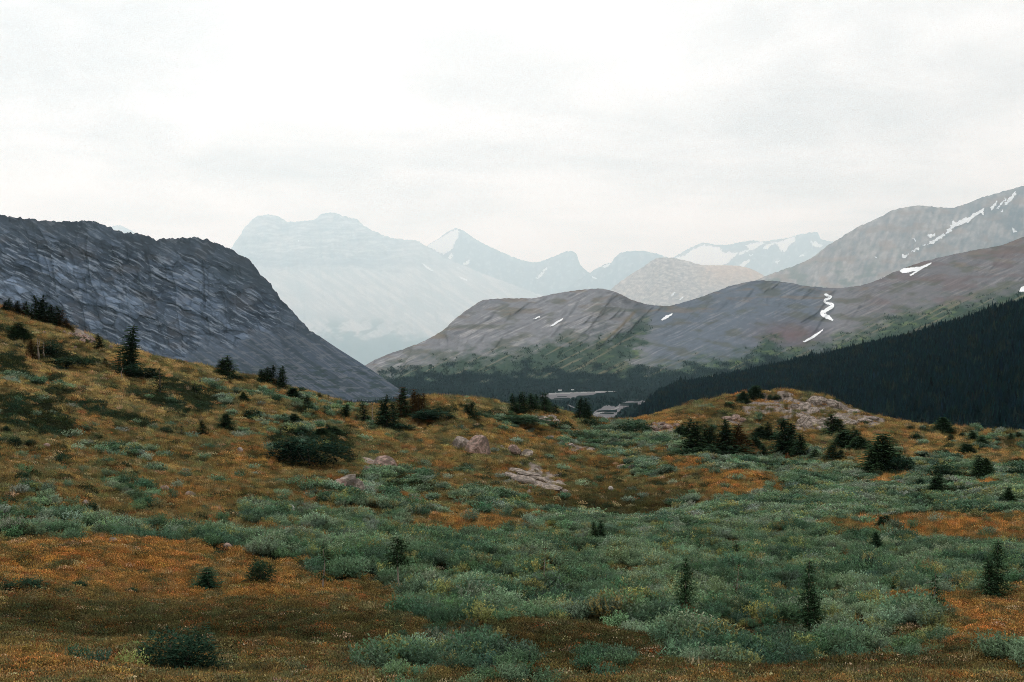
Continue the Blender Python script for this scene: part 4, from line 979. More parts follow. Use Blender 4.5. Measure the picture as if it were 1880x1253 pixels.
# ================================================================== TREES, SHRUBS, ROCKS (each one a thing)
ORD = ['first', 'second', 'third', 'fourth', 'fifth', 'sixth', 'seventh', 'eighth', 'ninth', 'tenth', 'eleventh', 'twelfth', 'thirteenth', 'fourteenth', 'fifteenth', 'sixteenth', 'seventeenth', 'eighteenth', 'nineteenth', 'twentieth']
ORD += ['twenty-' + o for o in ORD[:9]] + ['thirtieth'] + ['thirty-' + o for o in ORD[:9]] + ['fortieth'] + ['forty-' + o for o in ORD[:9]] + ['fiftieth'] + ['fifty-' + o for o in ORD[:9]]
M_BARK = mat_plain('bark', (0.10, 0.082, 0.068), 0.95, 20, 0.3)
M_DEADWOOD = mat_plain('dead_wood', (0.24, 0.20, 0.165), 0.95, 20, 0.3)
M_FIR = mat_leaf('fir_needles', (0.026, 0.054, 0.030), tint=False, trans=0.1, var=0.75, rough=0.6)
M_FIRG = mat_leaf('fir_needles_green', (0.030, 0.066, 0.036), tint=False, trans=0.1, var=0.75, rough=0.6)
M_FIRB = mat_leaf('fir_needles_bronze', (0.060, 0.040, 0.018), tint=False, trans=0.1, var=0.5, rough=0.7)
M_FIRR = mat_leaf('fir_needles_rust', (0.16, 0.058, 0.022), tint=False, trans=0.1, var=0.4, rough=0.7)
M_SHRUB = mat_leaf('krummholz_needles', (0.026, 0.056, 0.036), tint=False, trans=0.1, var=0.55, rough=0.6)
def tube(V, F, pts, rad, m=6):
    i0 = len(V)
    for p, r in zip(pts, rad):
        for q in range(m):
            a = 2 * math.pi * q / m; V.append((p[0] + math.cos(a) * r, p[1] + math.sin(a) * r, p[2]))
    for k in range(len(pts) - 1):
        for q in range(m):
            F.append((i0 + k * m + q, i0 + k * m + (q + 1) % m, i0 + (k + 1) * m + (q + 1) % m, i0 + (k + 1) * m + q))
def fir(wr, nlev, nbr, base=0.03, seed=1, droop=0.35, prof=0.9, side=None, rag=0.35, dens=9, lean=0.0, top=1.0, lo=None, hi=None, leaders=1, leafscale=1.0):
    """one spruce or fir of unit height: bent trunk, whorls of drooping branches, needle sprays along each branch. lo / hi: keep only the crown between those heights"""
    rg = np.random.default_rng(seed); g = Leaves(); TV = []; TF = []
    for ld in range(leaders):
        off = np.array([0, 0, 0.0]) if ld == 0 else np.array([rg.uniform(-1, 1) * wr * 0.22, rg.uniform(-1, 1) * wr * 0.15, 0])
        H = 1.0 if ld == 0 else rg.uniform(0.6, 0.95)
        bend = rg.normal(0, 0.012, (9, 2)).cumsum(0)
        def axis(z):
            k = min(7.999, z / H * 8); i = int(k); b = bend[i] * (1 - k + i) + bend[i + 1] * (k - i)
            return np.array([off[0] + b[0] + lean * z, off[1] + b[1], z])
        if lo is None:
            zz = np.linspace(-0.04, H * 0.99, 9); tube(TV, TF, [axis(max(z, 0)) + [0, 0, min(z, 0)] for z in zz], [0.020 * (1.06 - k / 8) + 0.002 for k in range(9)])
        for lv in range(nlev):
            q = (lv + rg.random() * 0.6) / nlev
            z = (base + (top - base) * q) * H
            if lo is not None and not (lo <= z <= hi): continue
            R0 = wr * 0.5 * ((1 - q) ** prof + 0.04) * (1 if ld == 0 else 0.7)
            if q < 0.12: R0 *= 0.6 + 3.3 * q
            for b in range(nbr):
                a = 2 * math.pi * (b + rg.random()) / nbr + lv * 0.9
                Rb = R0 * (1 - rag + 2 * rag * rg.random())
                if side is not None: Rb *= 0.45 + 0.85 * max(0, math.cos(a - side))
                if rg.random() < rag * 0.3: continue
                dirv = np.array([math.cos(a), math.sin(a), 0.0]); lat = np.array([-math.sin(a), math.cos(a), 0.0])
                o = axis(z); n = max(2, int(dens * Rb / (wr * 0.5) + 1.5))
                for k in range(n):
                    f = (k + 0.35 + 0.5 * rg.random()) / n
                    p = o + dirv * Rb * f + np.array([0, 0, -droop * Rb * f * (1.25 - 0.55 * f)])
                    ln = (0.038 + 0.065 * wr) * leafscale * (0.7 + 0.7 * rg.random()); sgn = 1 if k % 2 else -1
                    d = dirv * (0.75 + 0.25 * f) + lat * sgn * (0.85 - 0.5 * f) + np.array([0, 0, -droop * 0.35 + 0.25 * rg.random()])
                    g.leaf(p, d, np.cross(d, [0, 0, 1]) + rg.normal(0, 0.25, 3), ln, ln * 0.48, 0.18, np.clip(0.15 + 0.6 * f + 0.25 * rg.random(), 0, 1))  # outer needles lighter, hanging ones darker: light and shade put into the tone
                    if rg.random() < 0.5:
                        g.leaf(p, -d * 0.2 + np.array([0, 0, -0.6]) + dirv * 0.3, lat, ln * 0.7, ln * 0.35, 0.1, 0.1 + 0.3 * rg.random())
        # the leading shoot
        if lo is None and top > 0.9:
            for k in range(5): g.leaf(axis(H * (0.90 + 0.018 * k)), np.array([rg.normal(0, 0.3), rg.normal(0, 0.3), 1.0]), rv(), 0.045, 0.014, 0.1, 0.6)
    return (TV, TF), g
VAR = {}
def variant(key, crown_mat, trunk_mat=None, extra=None, **kw):
    (tv, tf), g = fir(**kw)
    parts = []
    if tv: parts.append(('trunk', mesh_np('trunk', tv, tf, trunk_mat or M_BARK, True)))
    if g.v: parts.append(('crown', mesh_np('crown', g.v, g.f, crown_mat, False, {'leaf_tone': g.r})))
    if extra:
        kw2 = dict(kw); kw2.update(extra[1]); _, g2 = fir(**kw2)
        parts.append((extra[2], mesh_np(extra[2], g2.v, g2.f, extra[0], False, {'leaf_tone': g2.r})))
    VAR[key] = parts
for i in range(4): variant('spire%d' % i, M_FIR, wr=0.42, nlev=26, nbr=6, seed=20 + i, rag=0.32, lean=(i - 1.5) * 0.03)
for i in range(3): variant('broad%d' % i, M_FIR, wr=0.74, nlev=24, nbr=8, seed=40 + i, rag=0.3, prof=0.75, leaders=2, lean=(i - 1) * 0.05)
for i in range(3): variant('bush%d' % i, M_FIR, wr=1.1, nlev=18, nbr=11, seed=60 + i, rag=0.3, prof=0.6, leaders=3, droop=0.2, dens=10)
for i in range(2): variant('thin%d' % i, M_FIR, wr=0.34, nlev=20, nbr=4, seed=80 + i, rag=0.55, dens=6)
for i in range(2): variant('bronze%d' % i, M_FIRB, wr=0.44, nlev=24, nbr=6, seed=90 + i, rag=0.35)
variant('bare', M_FIRB, M_DEADWOOD, wr=0.34, nlev=9, nbr=3, seed=95, rag=0.7, dens=4)
variant('flag', M_FIR, wr=0.62, nlev=24, nbr=8, seed=97, rag=0.3, prof=0.8, side=math.pi, lean=0.06, leaders=2)
variant('umbrella', M_FIR, M_DEADWOOD, wr=0.62, nlev=10, nbr=8, base=0.5, seed=99, rag=0.4, prof=0.45, droop=0.25, dens=10)
variant('sparse', M_FIRG, M_DEADWOOD, wr=0.5, nlev=13, nbr=4, base=0.25, seed=101, rag=0.5, prof=0.6, dens=6)
for i in range(2): variant('near%d' % i, M_FIRG, M_DEADWOOD, wr=0.62, nlev=26, nbr=8, seed=110 + i, rag=0.4, prof=0.55, dens=14, leafscale=0.62, droop=0.3, leaders=2)
variant('browned', M_FIRG, M_DEADWOOD, (M_FIRR, dict(lo=0.0, hi=0.40, base=0.02, droop=0.9, seed=121), 'dead_branches'), wr=0.52, nlev=24, nbr=7, base=0.36, seed=120, rag=0.4, prof=0.7, dens=11, leafscale=0.7)
variant('yellowed', M_FIRB, M_DEADWOOD, wr=0.45, nlev=16, nbr=4, base=0.05, seed=125, rag=0.6, dens=7, leafscale=0.8)
variant('rusty', M_FIRR, M_DEADWOOD, wr=0.5, nlev=12, nbr=5, base=0.1, seed=126, rag=0.5, dens=7)
def krummholz(seed, n=850, leaf=0.085, tops=3):
    """low spruce thicket of unit height and width: lobes of upswept sprays on crooked stems"""
    rg = np.random.default_rng(seed); g = Leaves(); TV = []; TF = []
    lobes = [(rg.uniform(-0.36, 0.36), rg.uniform(-0.3, 0.3), rg.uniform(0.2, 0.34), rg.uniform(0.5, 0.85)) for _ in range(6)] + [(0, 0, 0.36, 0.9)]
    for k in range(n):
        lx, ly, lr, lh = lobes[rg.integers(len(lobes))]
        a = rg.uniform(0, 2 * math.pi); ph = math.acos(rg.uniform(0, 1)); rr = rg.uniform(0.72, 1.05) if rg.random() < 0.8 else rg.uniform(0.3, 0.8)
        d = np.array([math.cos(a) * math.sin(ph), math.sin(a) * math.sin(ph), math.cos(ph)])
        p = np.array([lx + d[0] * lr * rr, ly + d[1] * lr * rr, 0.02 + d[2] * lh * rr])
        dd = d * np.array([1, 1, 0.4]) + np.array([0, 0, 0.25])
        for q in range(3):
            e = dd + rg.normal(0, 0.45, 3)
            g.leaf(p + rg.normal(0, 0.012, 3), e, np.cross(e, [0, 0, 1]), leaf * rg.uniform(0.6, 1.3), leaf * 0.4, 0.2, np.clip(rg.random() * 0.6 + 0.35 * d[2], 0, 1))  # upper sprays lighter: light from above painted into the needles
    for k in range(tops):
        x, y = rg.uniform(-0.32, 0.32, 2); h = rg.uniform(0.85, 1.15)
        for j in range(16):
            z = 0.5 + (h - 0.5) * j / 16; w = 0.12 * (1 - j / 17)
            for q in range(4):
                a = rg.uniform(0, 6.28); e = np.array([math.cos(a), math.sin(a), -0.1])
                g.leaf(np.array([x, y, z]) + e * w * 0.3, e, np.cross(e, [0, 0, 1]), w * 0.9 + 0.015, 0.03, 0.2, rg.random())
    for k in range(5):
        x, y, r, h = lobes[k]
        tube(TV, TF, [(x * 0.3, y * 0.3, -0.05), (x * 0.7, y * 0.7, h * 0.35), (x, y, h * 0.7)], [0.018, 0.012, 0.005], 5)
    return [('stem', mesh_np('stem', TV, TF, M_BARK, True)), ('foliage', mesh_np('foliage', g.v, g.f, M_SHRUB, False, {'leaf_tone': g.r}))]
for i in range(4): VAR['krum%d' % i] = krummholz(200 + i)
M_SHRUB = mat_leaf('dark_krummholz_needles', (0.015, 0.037, 0.027), tint=False, trans=0.1, var=0.75, rough=0.6)
VAR['krumnear'] = krummholz(220, 1500, 0.055, 2)
VAR['krumfine'] = krummholz(221, 1500, 0.06, 4)
WR = {'spire': 0.42, 'broad': 0.74, 'bush': 1.1, 'thin': 0.34, 'bronze': 0.44, 'bare': 0.34, 'flag': 0.62, 'umbrella': 0.62, 'sparse': 0.5, 'near': 0.62, 'browned': 0.52, 'yellowed': 0.45, 'rusty': 0.5, 'krum': 1.0, 'krumnear': 1.0, 'krumfine': 1.0}
_used = set()
def plant(key, u, vb, hpx, wpx, label, group=None, name=None, cat=None):
    kind = key.rstrip('0123456789')
    wil = 0.42 if (vb > 850 and bool(is_willow(np.array([u]), np.array([vb]))[0])) else 0.0
    h, nrm = on_ground(u, vb, wil)
    H = 1.12 * hpx / FPX * h.y + wil; W = 1.12 * wpx / FPX * h.y
    nm = name or ('krummholz_shrub' if kind.startswith('krum') else 'conifer_tree')
    root = bpy.data.objects.new(nm, None); COL.objects.link(root)
    root.empty_display_size = 0.3
    sxy = W / (WR[kind] * (0.98 if kind.startswith('krum') else 0.88 if kind in ('near', 'browned', 'sparse') else 0.74)) 
    root.location = h - Vector((0, 0, 0.03 * H)); root.scale = (sxy, sxy * 0.92, H)
    root.rotation_euler = (0, 0, 0 if key == 'flag' else random.uniform(0, 6.28))
    if kind.startswith('krum'): root.rotation_euler.z = random.choice((0, math.pi)) + random.uniform(-0.3, 0.3)
    for pn, me in VAR[key]:
        link(pn, me, root)
    return tag(root, label, cat or ('shrub' if kind.startswith('krum') else 'tree'), None, group)
def cluster(rows, adj, phrase, group):
    """rows (u, base v, height px, width px, kind); labels count from the left"""
    rows = sorted(rows)
    for i, (u, vb, h, w, k) in enumerate(rows):
        n = VARN.get(k, 0); VARN[k] = n + 1
        key = k if k in VAR else k + str(n % len([q for q in VAR if q.rstrip('0123456789') == k]))
        plant(key, u, vb, h, w * 1.15, f'{ORD[i]} {adj} from the left {phrase}', group)
VARN = {}
cluster([(9,572,16,12,'spire'),(14,573,20,14,'spire'),(20,575,26,14,'spire'),(28,578,23,16,'bronze'),(36,580,26,16,'spire'),(45,584,25,16,'bronze'),(53,587,31,16,'spire'),(62,591,45,24,'spire'),(72,593,37,20,'spire'),(82,595,50,24,'spire'),(90,598,36,20,'bronze'),(97,600,38,18,'spire'),(105,602,38,20,'spire'),(112,604,32,18,'bronze'),(119,606,20,16,'bronze'),(126,608,12,16,'bronze')],
    'fir', 'in the dark fir clump on the top left skyline', 'firs in the top left skyline clump')
cluster([(59,657,30,18,'bronze'),(67,658,34,18,'bare'),(73,661,36,18,'bare'),(82,658,30,16,'bare'),(91,652,24,14,'bare')], 'thin bronze tree', 'in the half bare group below the skyline firs', 'half bare trees below the left skyline')
plant('bush0', 32, 621, 27, 38, 'short bushy fir on the grass below the left skyline clump')
plant('spire0', 182, 641, 27, 19, 'small lone fir beside the pink stones on the left ridge')
plant('flag', 241, 690, 86, 46, 'tall wind-bent dark fir, largest on the left hillside')
plant('krum0', 262, 694, 26, 84, 'dark skirt of low branches around the tall wind-bent fir')
plant('thin0', 293, 728, 48, 26, 'slender dark fir below and right of the tall wind-bent fir')
plant('bare', 225, 697, 22, 16, 'pale dead sapling beside the tall wind-bent fir')
plant('broad0', 415, 694, 38, 36, 'lone broad fir on the skyline against the slate scree')
plant('krum1', 430, 696, 8, 40, 'low dark shrub at the foot of the lone broad skyline fir')
cluster([(486,706,30,22,'broad'),(497,709,36,22,'spire'),(511,711,33,16,'spire'),(521,714,40,16,'spire')], 'fir', 'in the group of four on the skyline before the scree', 'four firs before the scree')
cluster([(538,731,18,24,'bush'),(587,732,10,9,'spire'),(604,731,6,6,'spire'),(568,754,26,17,'spire'),(595,763,17,10,'thin'),(634,771,27,24,'flag'),(541,779,18,26,'bush'),(553,798,15,18,'thin'),(612,797,13,22,'bush'),(448,737,16,16,'bush'),(413,789,28,26,'broad'),(373,798,24,16,'spire'),(334,804,25,11,'thin'),(190,673,14,14,'spire'),(360,720,16,14,'thin'),(519,776,14,18,'bush'),(655,775,14,10,'thin')],
    'small fir', 'among those scattered over the golden left hillside', 'small firs scattered on the left hillside')
cluster([(667,776,36,18,'spire'),(683,779,36,14,'bare'),(695,785,46,22,'spire'),(704,783,34,16,'spire'),(713,787,58,24,'spire'),(724,786,46,20,'spire'),(736,767,52,22,'bronze'),(747,767,50,20,'spire'),(755,764,40,16,'bronze'),(762,760,42,20,'bronze'),(768,760,36,16,'bronze'),(775,759,34,20,'bronze')],
    'fir', 'in the tall fir clump where the hillside meets the valley', 'firs in the tall clump at the valley edge')
plant('krum2', 728, 789, 12, 60, 'dark low shrub under the tall fir clump at the valley edge')
plant('krum3', 798, 769, 18, 84, 'spreading green shrub right of the tall fir clump')
plant('broad1', 864, 767, 26, 26, 'lone fir on the hummock between the two skyline fir groups')
cluster([(945,759,34,18,'spire'),(952,758,32,16,'spire'),(963,758,36,20,'spire'),(970,757,30,16,'spire'),(978,756,32,20,'spire'),(986,756,30,16,'spire'),(998,758,34,17,'spire'),(1006,759,34,17,'spire'),(1013,760,22,13,'spire'),(1018,762,18,14,'spire')],
    'fir', 'in the dark row on the middle skyline before the gravel', 'firs in the middle skyline row')
cluster([(1063,772,40,20,'spire'),(1070,772,30,16,'spire'),(1080,774,40,18,'spire')], 'fir', 'in the group of three before the grey gravel bank', 'three firs before the gravel bank')
plant('krumfine', 570, 852, 54, 136, 'large rounded dark green krummholz thicket on the left middle slope')
plant('spire1', 601, 800, 20, 18, 'small fir standing up behind the large krummholz thicket')
cluster([(511,806,18,14,'thin'),(590,801,14,22,'bush')], 'sapling', 'behind the large dark krummholz thicket', 'saplings behind the krummholz thicket')
cluster([(918,775,12,110,'krum'),(1027,789,18,44,'krum'),(1073,782,14,18,'krum'),(1093,787,20,24,'krum'),(1124,798,12,20,'krum'),(1162,798,26,56,'krum'),(1185,797,16,20,'krum')], 'dark shrub', 'along the willow edge below the middle skyline', 'dark shrubs below the middle skyline')
plant('bush1', 1365, 740, 20, 24, 'rounded dark shrub tree left of the knoll top')
plant('bush2', 1388, 731, 22, 28, 'larger rounded dark tree on the skyline of the knoll')
cluster([(1415,734,10,12,'krum'),(1429,733,8,14,'krum')], 'tiny dark shrub', 'on the rocky knoll top', 'tiny shrubs on the knoll top')
cluster([(1252,802,22,22,'broad'),(1270,836,62,30,'spire'),(1278,838,58,24,'spire'),(1288,838,60,28,'spire'),(1299,838,54,26,'broad'),(1310,838,50,28,'bronze'),(1323,838,64,28,'spire'),(1331,839,52,26,'bronze'),(1338,840,62,30,'spire'),(1349,840,58,30,'bronze'),(1360,841,54,30,'spire'),(1371,840,40,26,'bronze'),(1385,828,24,26,'bush')],
    'fir', 'in the big dark thicket below the knoll', 'firs in the thicket below the knoll')
plant('krum0', 1325, 842, 26, 130, 'dark undergrowth of low branches under the thicket below the knoll')
cluster([(1397,806,22,24,'bush'),(1414,809,32,22,'spire'),(1440,833,60,40,'broad'),(1406,840,22,17,'spire'),(1457,837,28,24,'spire'),(1474,841,42,26,'spire'),(1492,843,18,16,'spire')],
    'fir', 'in the loose group right of the thicket below the knoll', 'loose firs right of the thicket')
plant('rusty', 1447, 848, 15, 14, 'tiny rust coloured dead fir in front of the loose group')
plant('broad2', 1531, 798, 34, 34, 'lone broad fir at the foot of the rocky knoll face')
plant('thin1', 1568, 794, 11, 9, 'tiny fir right of the rocky knoll face')
cluster([(1552,823,30,36,'bush'),(1568,824,32,30,'broad'),(1580,825,22,30,'bush'),(1592,826,14,20,'krum')], 'dark fir', 'in the merged clump between knoll and big bushy fir', 'merged clump of firs right of the knoll')
cluster([(1522,842,22,14,'spire'),(1531,843,24,16,'spire'),(1543,843,16,14,'spire')], 'small fir', 'in the trio before the merged clump', 'three small firs before the merged clump')
plant('bush0', 1624, 866, 64, 64, 'big bushy black-green fir standing alone on the right')
plant('krum1', 1656, 866, 34, 40, 'dark low shoulder of branches right of the big bushy fir')
cluster([(1731,792,24,30,'bush'),(1674,791,10,14,'krum'),(1696,790,11,6,'bare'),(1680,807,12,22,'krum'),(1745,812,14,14,'spire'),(1787,812,20,20,'broad'),(1804,820,17,18,'bush'),(1834,805,11,10,'spire'),(1775,832,16,24,'bush'),(1730,837,12,28,'krum'),(1688,838,8,26,'krum'),(1768,803,10,10,'krum'),(1855,806,10,10,'spire'),(1870,806,12,12,'broad')],
    'small dark fir', 'scattered over the orange slope at far right', 'small firs on the orange right slope')
cluster([(1796,869,30,28,'broad'),(1810,870,28,26,'bush'),(1736,868,22,46,'krum'),(1858,872,20,40,'krum')], 'dark shrub', 'along the willow band right of the big bushy fir', 'dark shrubs in the right willow band')
cluster([(1722,894,22,26,'broad'),(1743,895,13,16,'bush'),(1560,888,17,32,'krum'),(1687,887,13,16,'krum'),(1768,896,9,14,'krum'),(1853,913,18,18,'bush'),(1840,915,10,10,'krum')], 'small shrub', 'beside the orange strip below the big bushy fir', 'small shrubs beside the orange strip')
cluster([(1091,978,18,14,'spire'),(1106,978,22,18,'spire')], 'small fir', 'of the pair in the middle of the willow hollow', 'pair of firs in the willow hollow')
plant('near0', 1484, 1140, 104, 62, 'twin topped sparse fir among willows, tallest of the foreground')
plant('browned', 1258, 1106, 76, 42, 'fir with rusty dead lower branches standing in the willows')
plant('near1', 1831, 1064, 68, 50, 'dense dark fir in the willows near the right edge')
plant('sparse', 1716, 1128, 70, 46, 'thin open fir beside the bright orange patch')
plant('umbrella', 733, 1056, 68, 36, 'fir with a bare trunk and a tuft of branches on top')
plant('sparse', 594, 1050, 52, 34, 'sparse pale trunked fir left of the tufted bare-trunk fir')
plant('near0', 383, 1089, 44, 58, 'low spreading young fir on the orange heath')
plant('krum2', 485, 1042, 20, 56, 'dark low shrub at the left edge of the willow hollow')
plant('krumnear', 318, 1238, 86, 178, 'big dark green krummholz spruce nearest the camera')
plant('yellowed', 998, 1062, 54, 20, 'thin yellowing fir in the middle of the willow thicket')
plant('yellowed', 1350, 1072, 34, 16, 'tiny reddish fir between the two foreground willow firs')
plant('thin0', 1352, 1028, 32, 22, 'small thin fir beside the small orange gap in the willows')
cluster([(1625,968,20,22,'broad'),(1608,996,18,20,'bush')], 'little fir', 'at the orange clearing on the right', 'little firs at the orange clearing')
cluster([(165,942,22,28,'krum'),(42,884,20,20,'krum'),(150,1082,16,34,'krum'),(110,1094,14,24,'krum'),(245,1092,13,26,'krum'),(30,1085,22,64,'krum'),(25,818,18,24,'krum'),(13,795,14,20,'krum'),(5,612,20,22,'krum'),(98,652,28,44,'krum'),(125,672,16,60,'krum'),(182,806,10,14,'krum'),(60,820,14,22,'krum'),(235,818,9,12,'krum'),(305,797,14,26,'krum'),(468,768,20,30,'krum')],
    'dark cushion shrub', 'on the slope along the left of the view', 'dark cushion shrubs on the left slope')

# ------------------------------------------------------------------ rocks
def mat_stone(name, col, dark, lich):
    m, t, out = new_mat(name)
    b = N(t, 'ShaderNodeBsdfPrincipled'); b.inputs['Roughness'].default_value = 0.92; b.inputs['Specular IOR Level'].default_value = 0.15
    ge = N(t, 'ShaderNodeNewGeometry')
    def nz(s, d, r=0.6):
        n = N(t, 'ShaderNodeTexNoise'); n.inputs['Scale'].default_value = s; n.inputs['Detail'].default_value = d; n.inputs['Roughness'].default_value = r; L(t, ge.outputs['Position'], n.inputs['Vector']); return n.outputs[0]
    m1 = N(t, 'ShaderNodeMix', data_type='RGBA'); L(t, mapr(t, nz(1.6, 6), 0.44, 0.56, 0, 1), m1.inputs[0]); m1.inputs[6].default_value = (*dark, 1); m1.inputs[7].default_value = (*col, 1)
    m2 = N(t, 'ShaderNodeMix', data_type='RGBA'); L(t, mapr(t, nz(4.0, 6), 0.52, 0.60, 0, 0.9), m2.inputs[0]); L(t, m1.outputs[2], m2.inputs[6]); m2.inputs[7].default_value = (*lich, 1)
    L(t, m2.outputs[2], b.inputs['Base Color'])
    bp = N(t, 'ShaderNodeBump'); bp.inputs['Strength'].default_value = 0.7; bp.inputs['Distance'].default_value = 0.12; L(t, nz(5.0, 6, 0.7), bp.inputs['Height']); L(t, bp.outputs[0], b.inputs['Normal'])
    L(t, b.outputs[0], out.inputs[0]); return m
M_ST_PINK = mat_stone('pink_quartzite', (0.30, 0.205, 0.17), (0.13, 0.092, 0.078), (0.10, 0.085, 0.06))
M_ST_GREY = mat_stone('grey_quartzite', (0.29, 0.238, 0.205), (0.12, 0.10, 0.087), (0.09, 0.075, 0.05))
M_ST_WHITE = mat_stone('white_stone', (0.50, 0.46, 0.42), (0.34, 0.30, 0.27), (0.2, 0.18, 0.14))
def rock_mesh(seed, flat, sub=3):
    rg = np.random.default_rng(seed)
    bm = bmesh.new(); bmesh.ops.create_icosphere(bm, subdivisions=sub, radius=0.5)
    planes = [(rv(), rg.uniform(0.26, 0.44)) for _ in range(9)]
    for vx in bm.verts:
        p = np.array(vx.co)
        for nn, d in planes:
            k = p.dot(nn) - d
            if k > 0: p = p - nn * k * 0.88
        p = p + p * (fbm(p[0] * 5 + seed, p[1] * 5 + p[2] * 3, 3, seed) * 0.14)
        vx.co = p
    me = bpy.data.meshes.new('rock'); bm.to_mesh(me); bm.free()
    return me
ROCKS = [rock_mesh(300 + i, 1) for i in range(8)]
def rock(u, vb, w, h, mat, label, cat='rock', name='boulder', group=None, rz=None, tilt=0.0, deep=0.35, lie=None):
    p, n = on_ground(u, vb)
    W = w / FPX * p.y; H = h / FPX * p.y
    me = random.choice(ROCKS).copy(); me.materials.append(mat)
    o = link(name, me, None, p + Vector((0, W * 0.2, H * (0.5 - deep) + 0.10)), (tilt, random.uniform(-0.15, 0.15) if lie is None else lie, random.uniform(-0.5, 0.5) if rz is None else rz), (W * 1.15, W * random.uniform(0.8, 1.1), H * 1.8))
    return tag(o, label, cat, None, group)
rock(875, 836, 52, 36, M_ST_PINK, 'large pink rounded boulder on the middle slope')
rock(846, 824, 34, 20, M_ST_GREY, 'darker broken boulder joined to the left of the large pink one')
rock(886, 838, 22, 16, M_ST_PINK, 'low pink foot stone under the right of the large pink boulder', deep=0.45)
rock(945, 834, 24, 16, M_ST_PINK, 'pale tilted slab above the long grey outcrop', tilt=0.3)
rock(968, 840, 26, 13, M_ST_GREY, 'grey broken slab right of the pale tilted slab')
rock(922, 826, 9, 6, M_ST_GREY, 'small stone between the pink boulder and the tilted slab')
rock(640, 904, 36, 36, M_ST_GREY, 'jagged grey rock with upright faces on the left middle slope')
rock(622, 900, 34, 22, M_ST_PINK, 'rusty grassed shoulder left of the jagged grey rock', deep=0.55)
rock(658, 908, 22, 24, M_ST_GREY, 'narrow grey rib right of the jagged grey rock')
rock(702, 860, 46, 20, M_ST_PINK, 'long pale pink slab right of the krummholz thicket')
rock(678, 873, 26, 16, M_ST_PINK, 'low pink rock left below the long pale pink slab', deep=0.5)
rock(533, 942, 14, 15, M_ST_WHITE, 'white standing stone on the orange left slope')
rock(190, 956, 13, 11, M_ST_WHITE, 'pale stone above the willow band at the left')
rock(157, 930, 12, 7, M_ST_GREY, 'grey stone behind the small dark cushion shrub at left')
rock(465, 939, 22, 7, M_ST_GREY, 'flat grey stone left of the white standing stone', deep=0.5)
rock(205, 1000, 18, 7, M_ST_PINK, 'flat pinkish stone in the left willow band', deep=0.5)
rock(418, 1010, 16, 7, M_ST_PINK, 'flat pinkish stone right along the left willow band', deep=0.5)
rock(762, 920, 22, 6, M_ST_PINK, 'flat pink stone in the middle willow patch', deep=0.5)
rock(854, 886, 6, 6, M_ST_WHITE, 'small white stone below the large pink boulder', deep=0.25)
rock(1122, 901, 9, 5, M_ST_WHITE, 'small white stone right of the long grey outcrop', deep=0.25)
rock(985, 865, 8, 4, M_ST_WHITE, 'tiny pale stone behind the long grey outcrop', deep=0.25)
rock(756, 883, 6, 5, M_ST_WHITE, 'tiny white stone right of the long pink slab', deep=0.25)
rock(1142, 862, 18, 9, M_ST_PINK, 'left pale stone of the pair above the dark hollow')
rock(1161, 864, 14, 10, M_ST_PINK, 'right pale stone of the pair above the dark hollow')
rock(440, 832, 10, 8, M_ST_GREY, 'small grey stone left of the krummholz thicket')
rock(348, 912, 18, 8, M_ST_PINK, 'pink stone by a pale streak on the middle left slope', deep=0.5)
rock(300, 902, 16, 8, M_ST_PINK, 'rusty stone above the dark willows on the middle left slope', deep=0.5)
rock(85, 823, 12, 6, M_ST_PINK, 'small pink stone low on the far left slope', deep=0.5)
for i, (u, vb, w, h) in enumerate(sorted([(940,880,44,12),(962,886,60,13),(985,892,66,13),(1010,899,60,10),(1034,905,50,7),(950,869,36,9),(976,875,52,9),(1000,884,50,9),(1024,893,44,7)])):
    rock(u, vb, w, h, M_ST_GREY, f'{ORD[i]} slab from the left in the long grey outcrop above the hollow', 'rock', 'rock_slab', 'slabs of the long grey outcrop', deep=0.68, tilt=-0.05, rz=0.0, lie=0.22)
for i, (u, vb, w, h) in enumerate(sorted([(1500,741,38,13),(1525,747,34,14),(1540,750,26,16),(1570,760,32,8),(1478,753,34,14),(1495,760,30,12),(1450,741,18,10),(1462,750,18,11),(1484,778,34,14),(1500,784,40,14),(1480,786,26,12),(1522,775,28,10),(1545,772,36,9),(1448,728,20,6),(1560,780,30,8),(1515,790,26,8),(1590,775,26,6),(1470,768,20,9),(1605,770,20,5)])):
    rock(u, vb, w, h, M_ST_GREY, f'{ORD[i]} pale rock from the left on the face of the knoll', 'rock', 'rock_slab', 'pale rocks on the knoll', deep=0.42, tilt=0.1)
for i, (u, vb, w, h) in enumerate(sorted([(1338,772,22,8),(1352,771,20,9),(1362,774,16,6),(1206,791,16,7),(1226,787,18,7),(1243,783,14,6),(1218,780,12,5),(1190,787,10,5),(1232,795,10,5),(1200,780,10,4)])):
    rock(u, vb, w, h, M_ST_PINK, f'{ORD[i]} pinkish stone from the left in the line below the knoll', 'rock', 'stone', 'pinkish stones below the knoll', deep=0.4)
for i, (u, vb, w, h) in enumerate(sorted([(118,613,8,4),(126,616,9,5),(133,619,9,5),(140,620,12,7),(147,624,12,8),(155,622,10,6),(150,629,12,7),(160,628,12,6),(168,633,10,6),(165,626,14,7),(172,630,8,5),(176,639,8,5),(80,614,8,4),(203,641,9,5),(138,641,7,4)])):
    rock(u, vb, w, h, M_ST_PINK, f'{ORD[i]} pink stone from the left in the scatter on the left ridge', 'rock', 'stone', 'pink stones on the left ridge', deep=0.3)
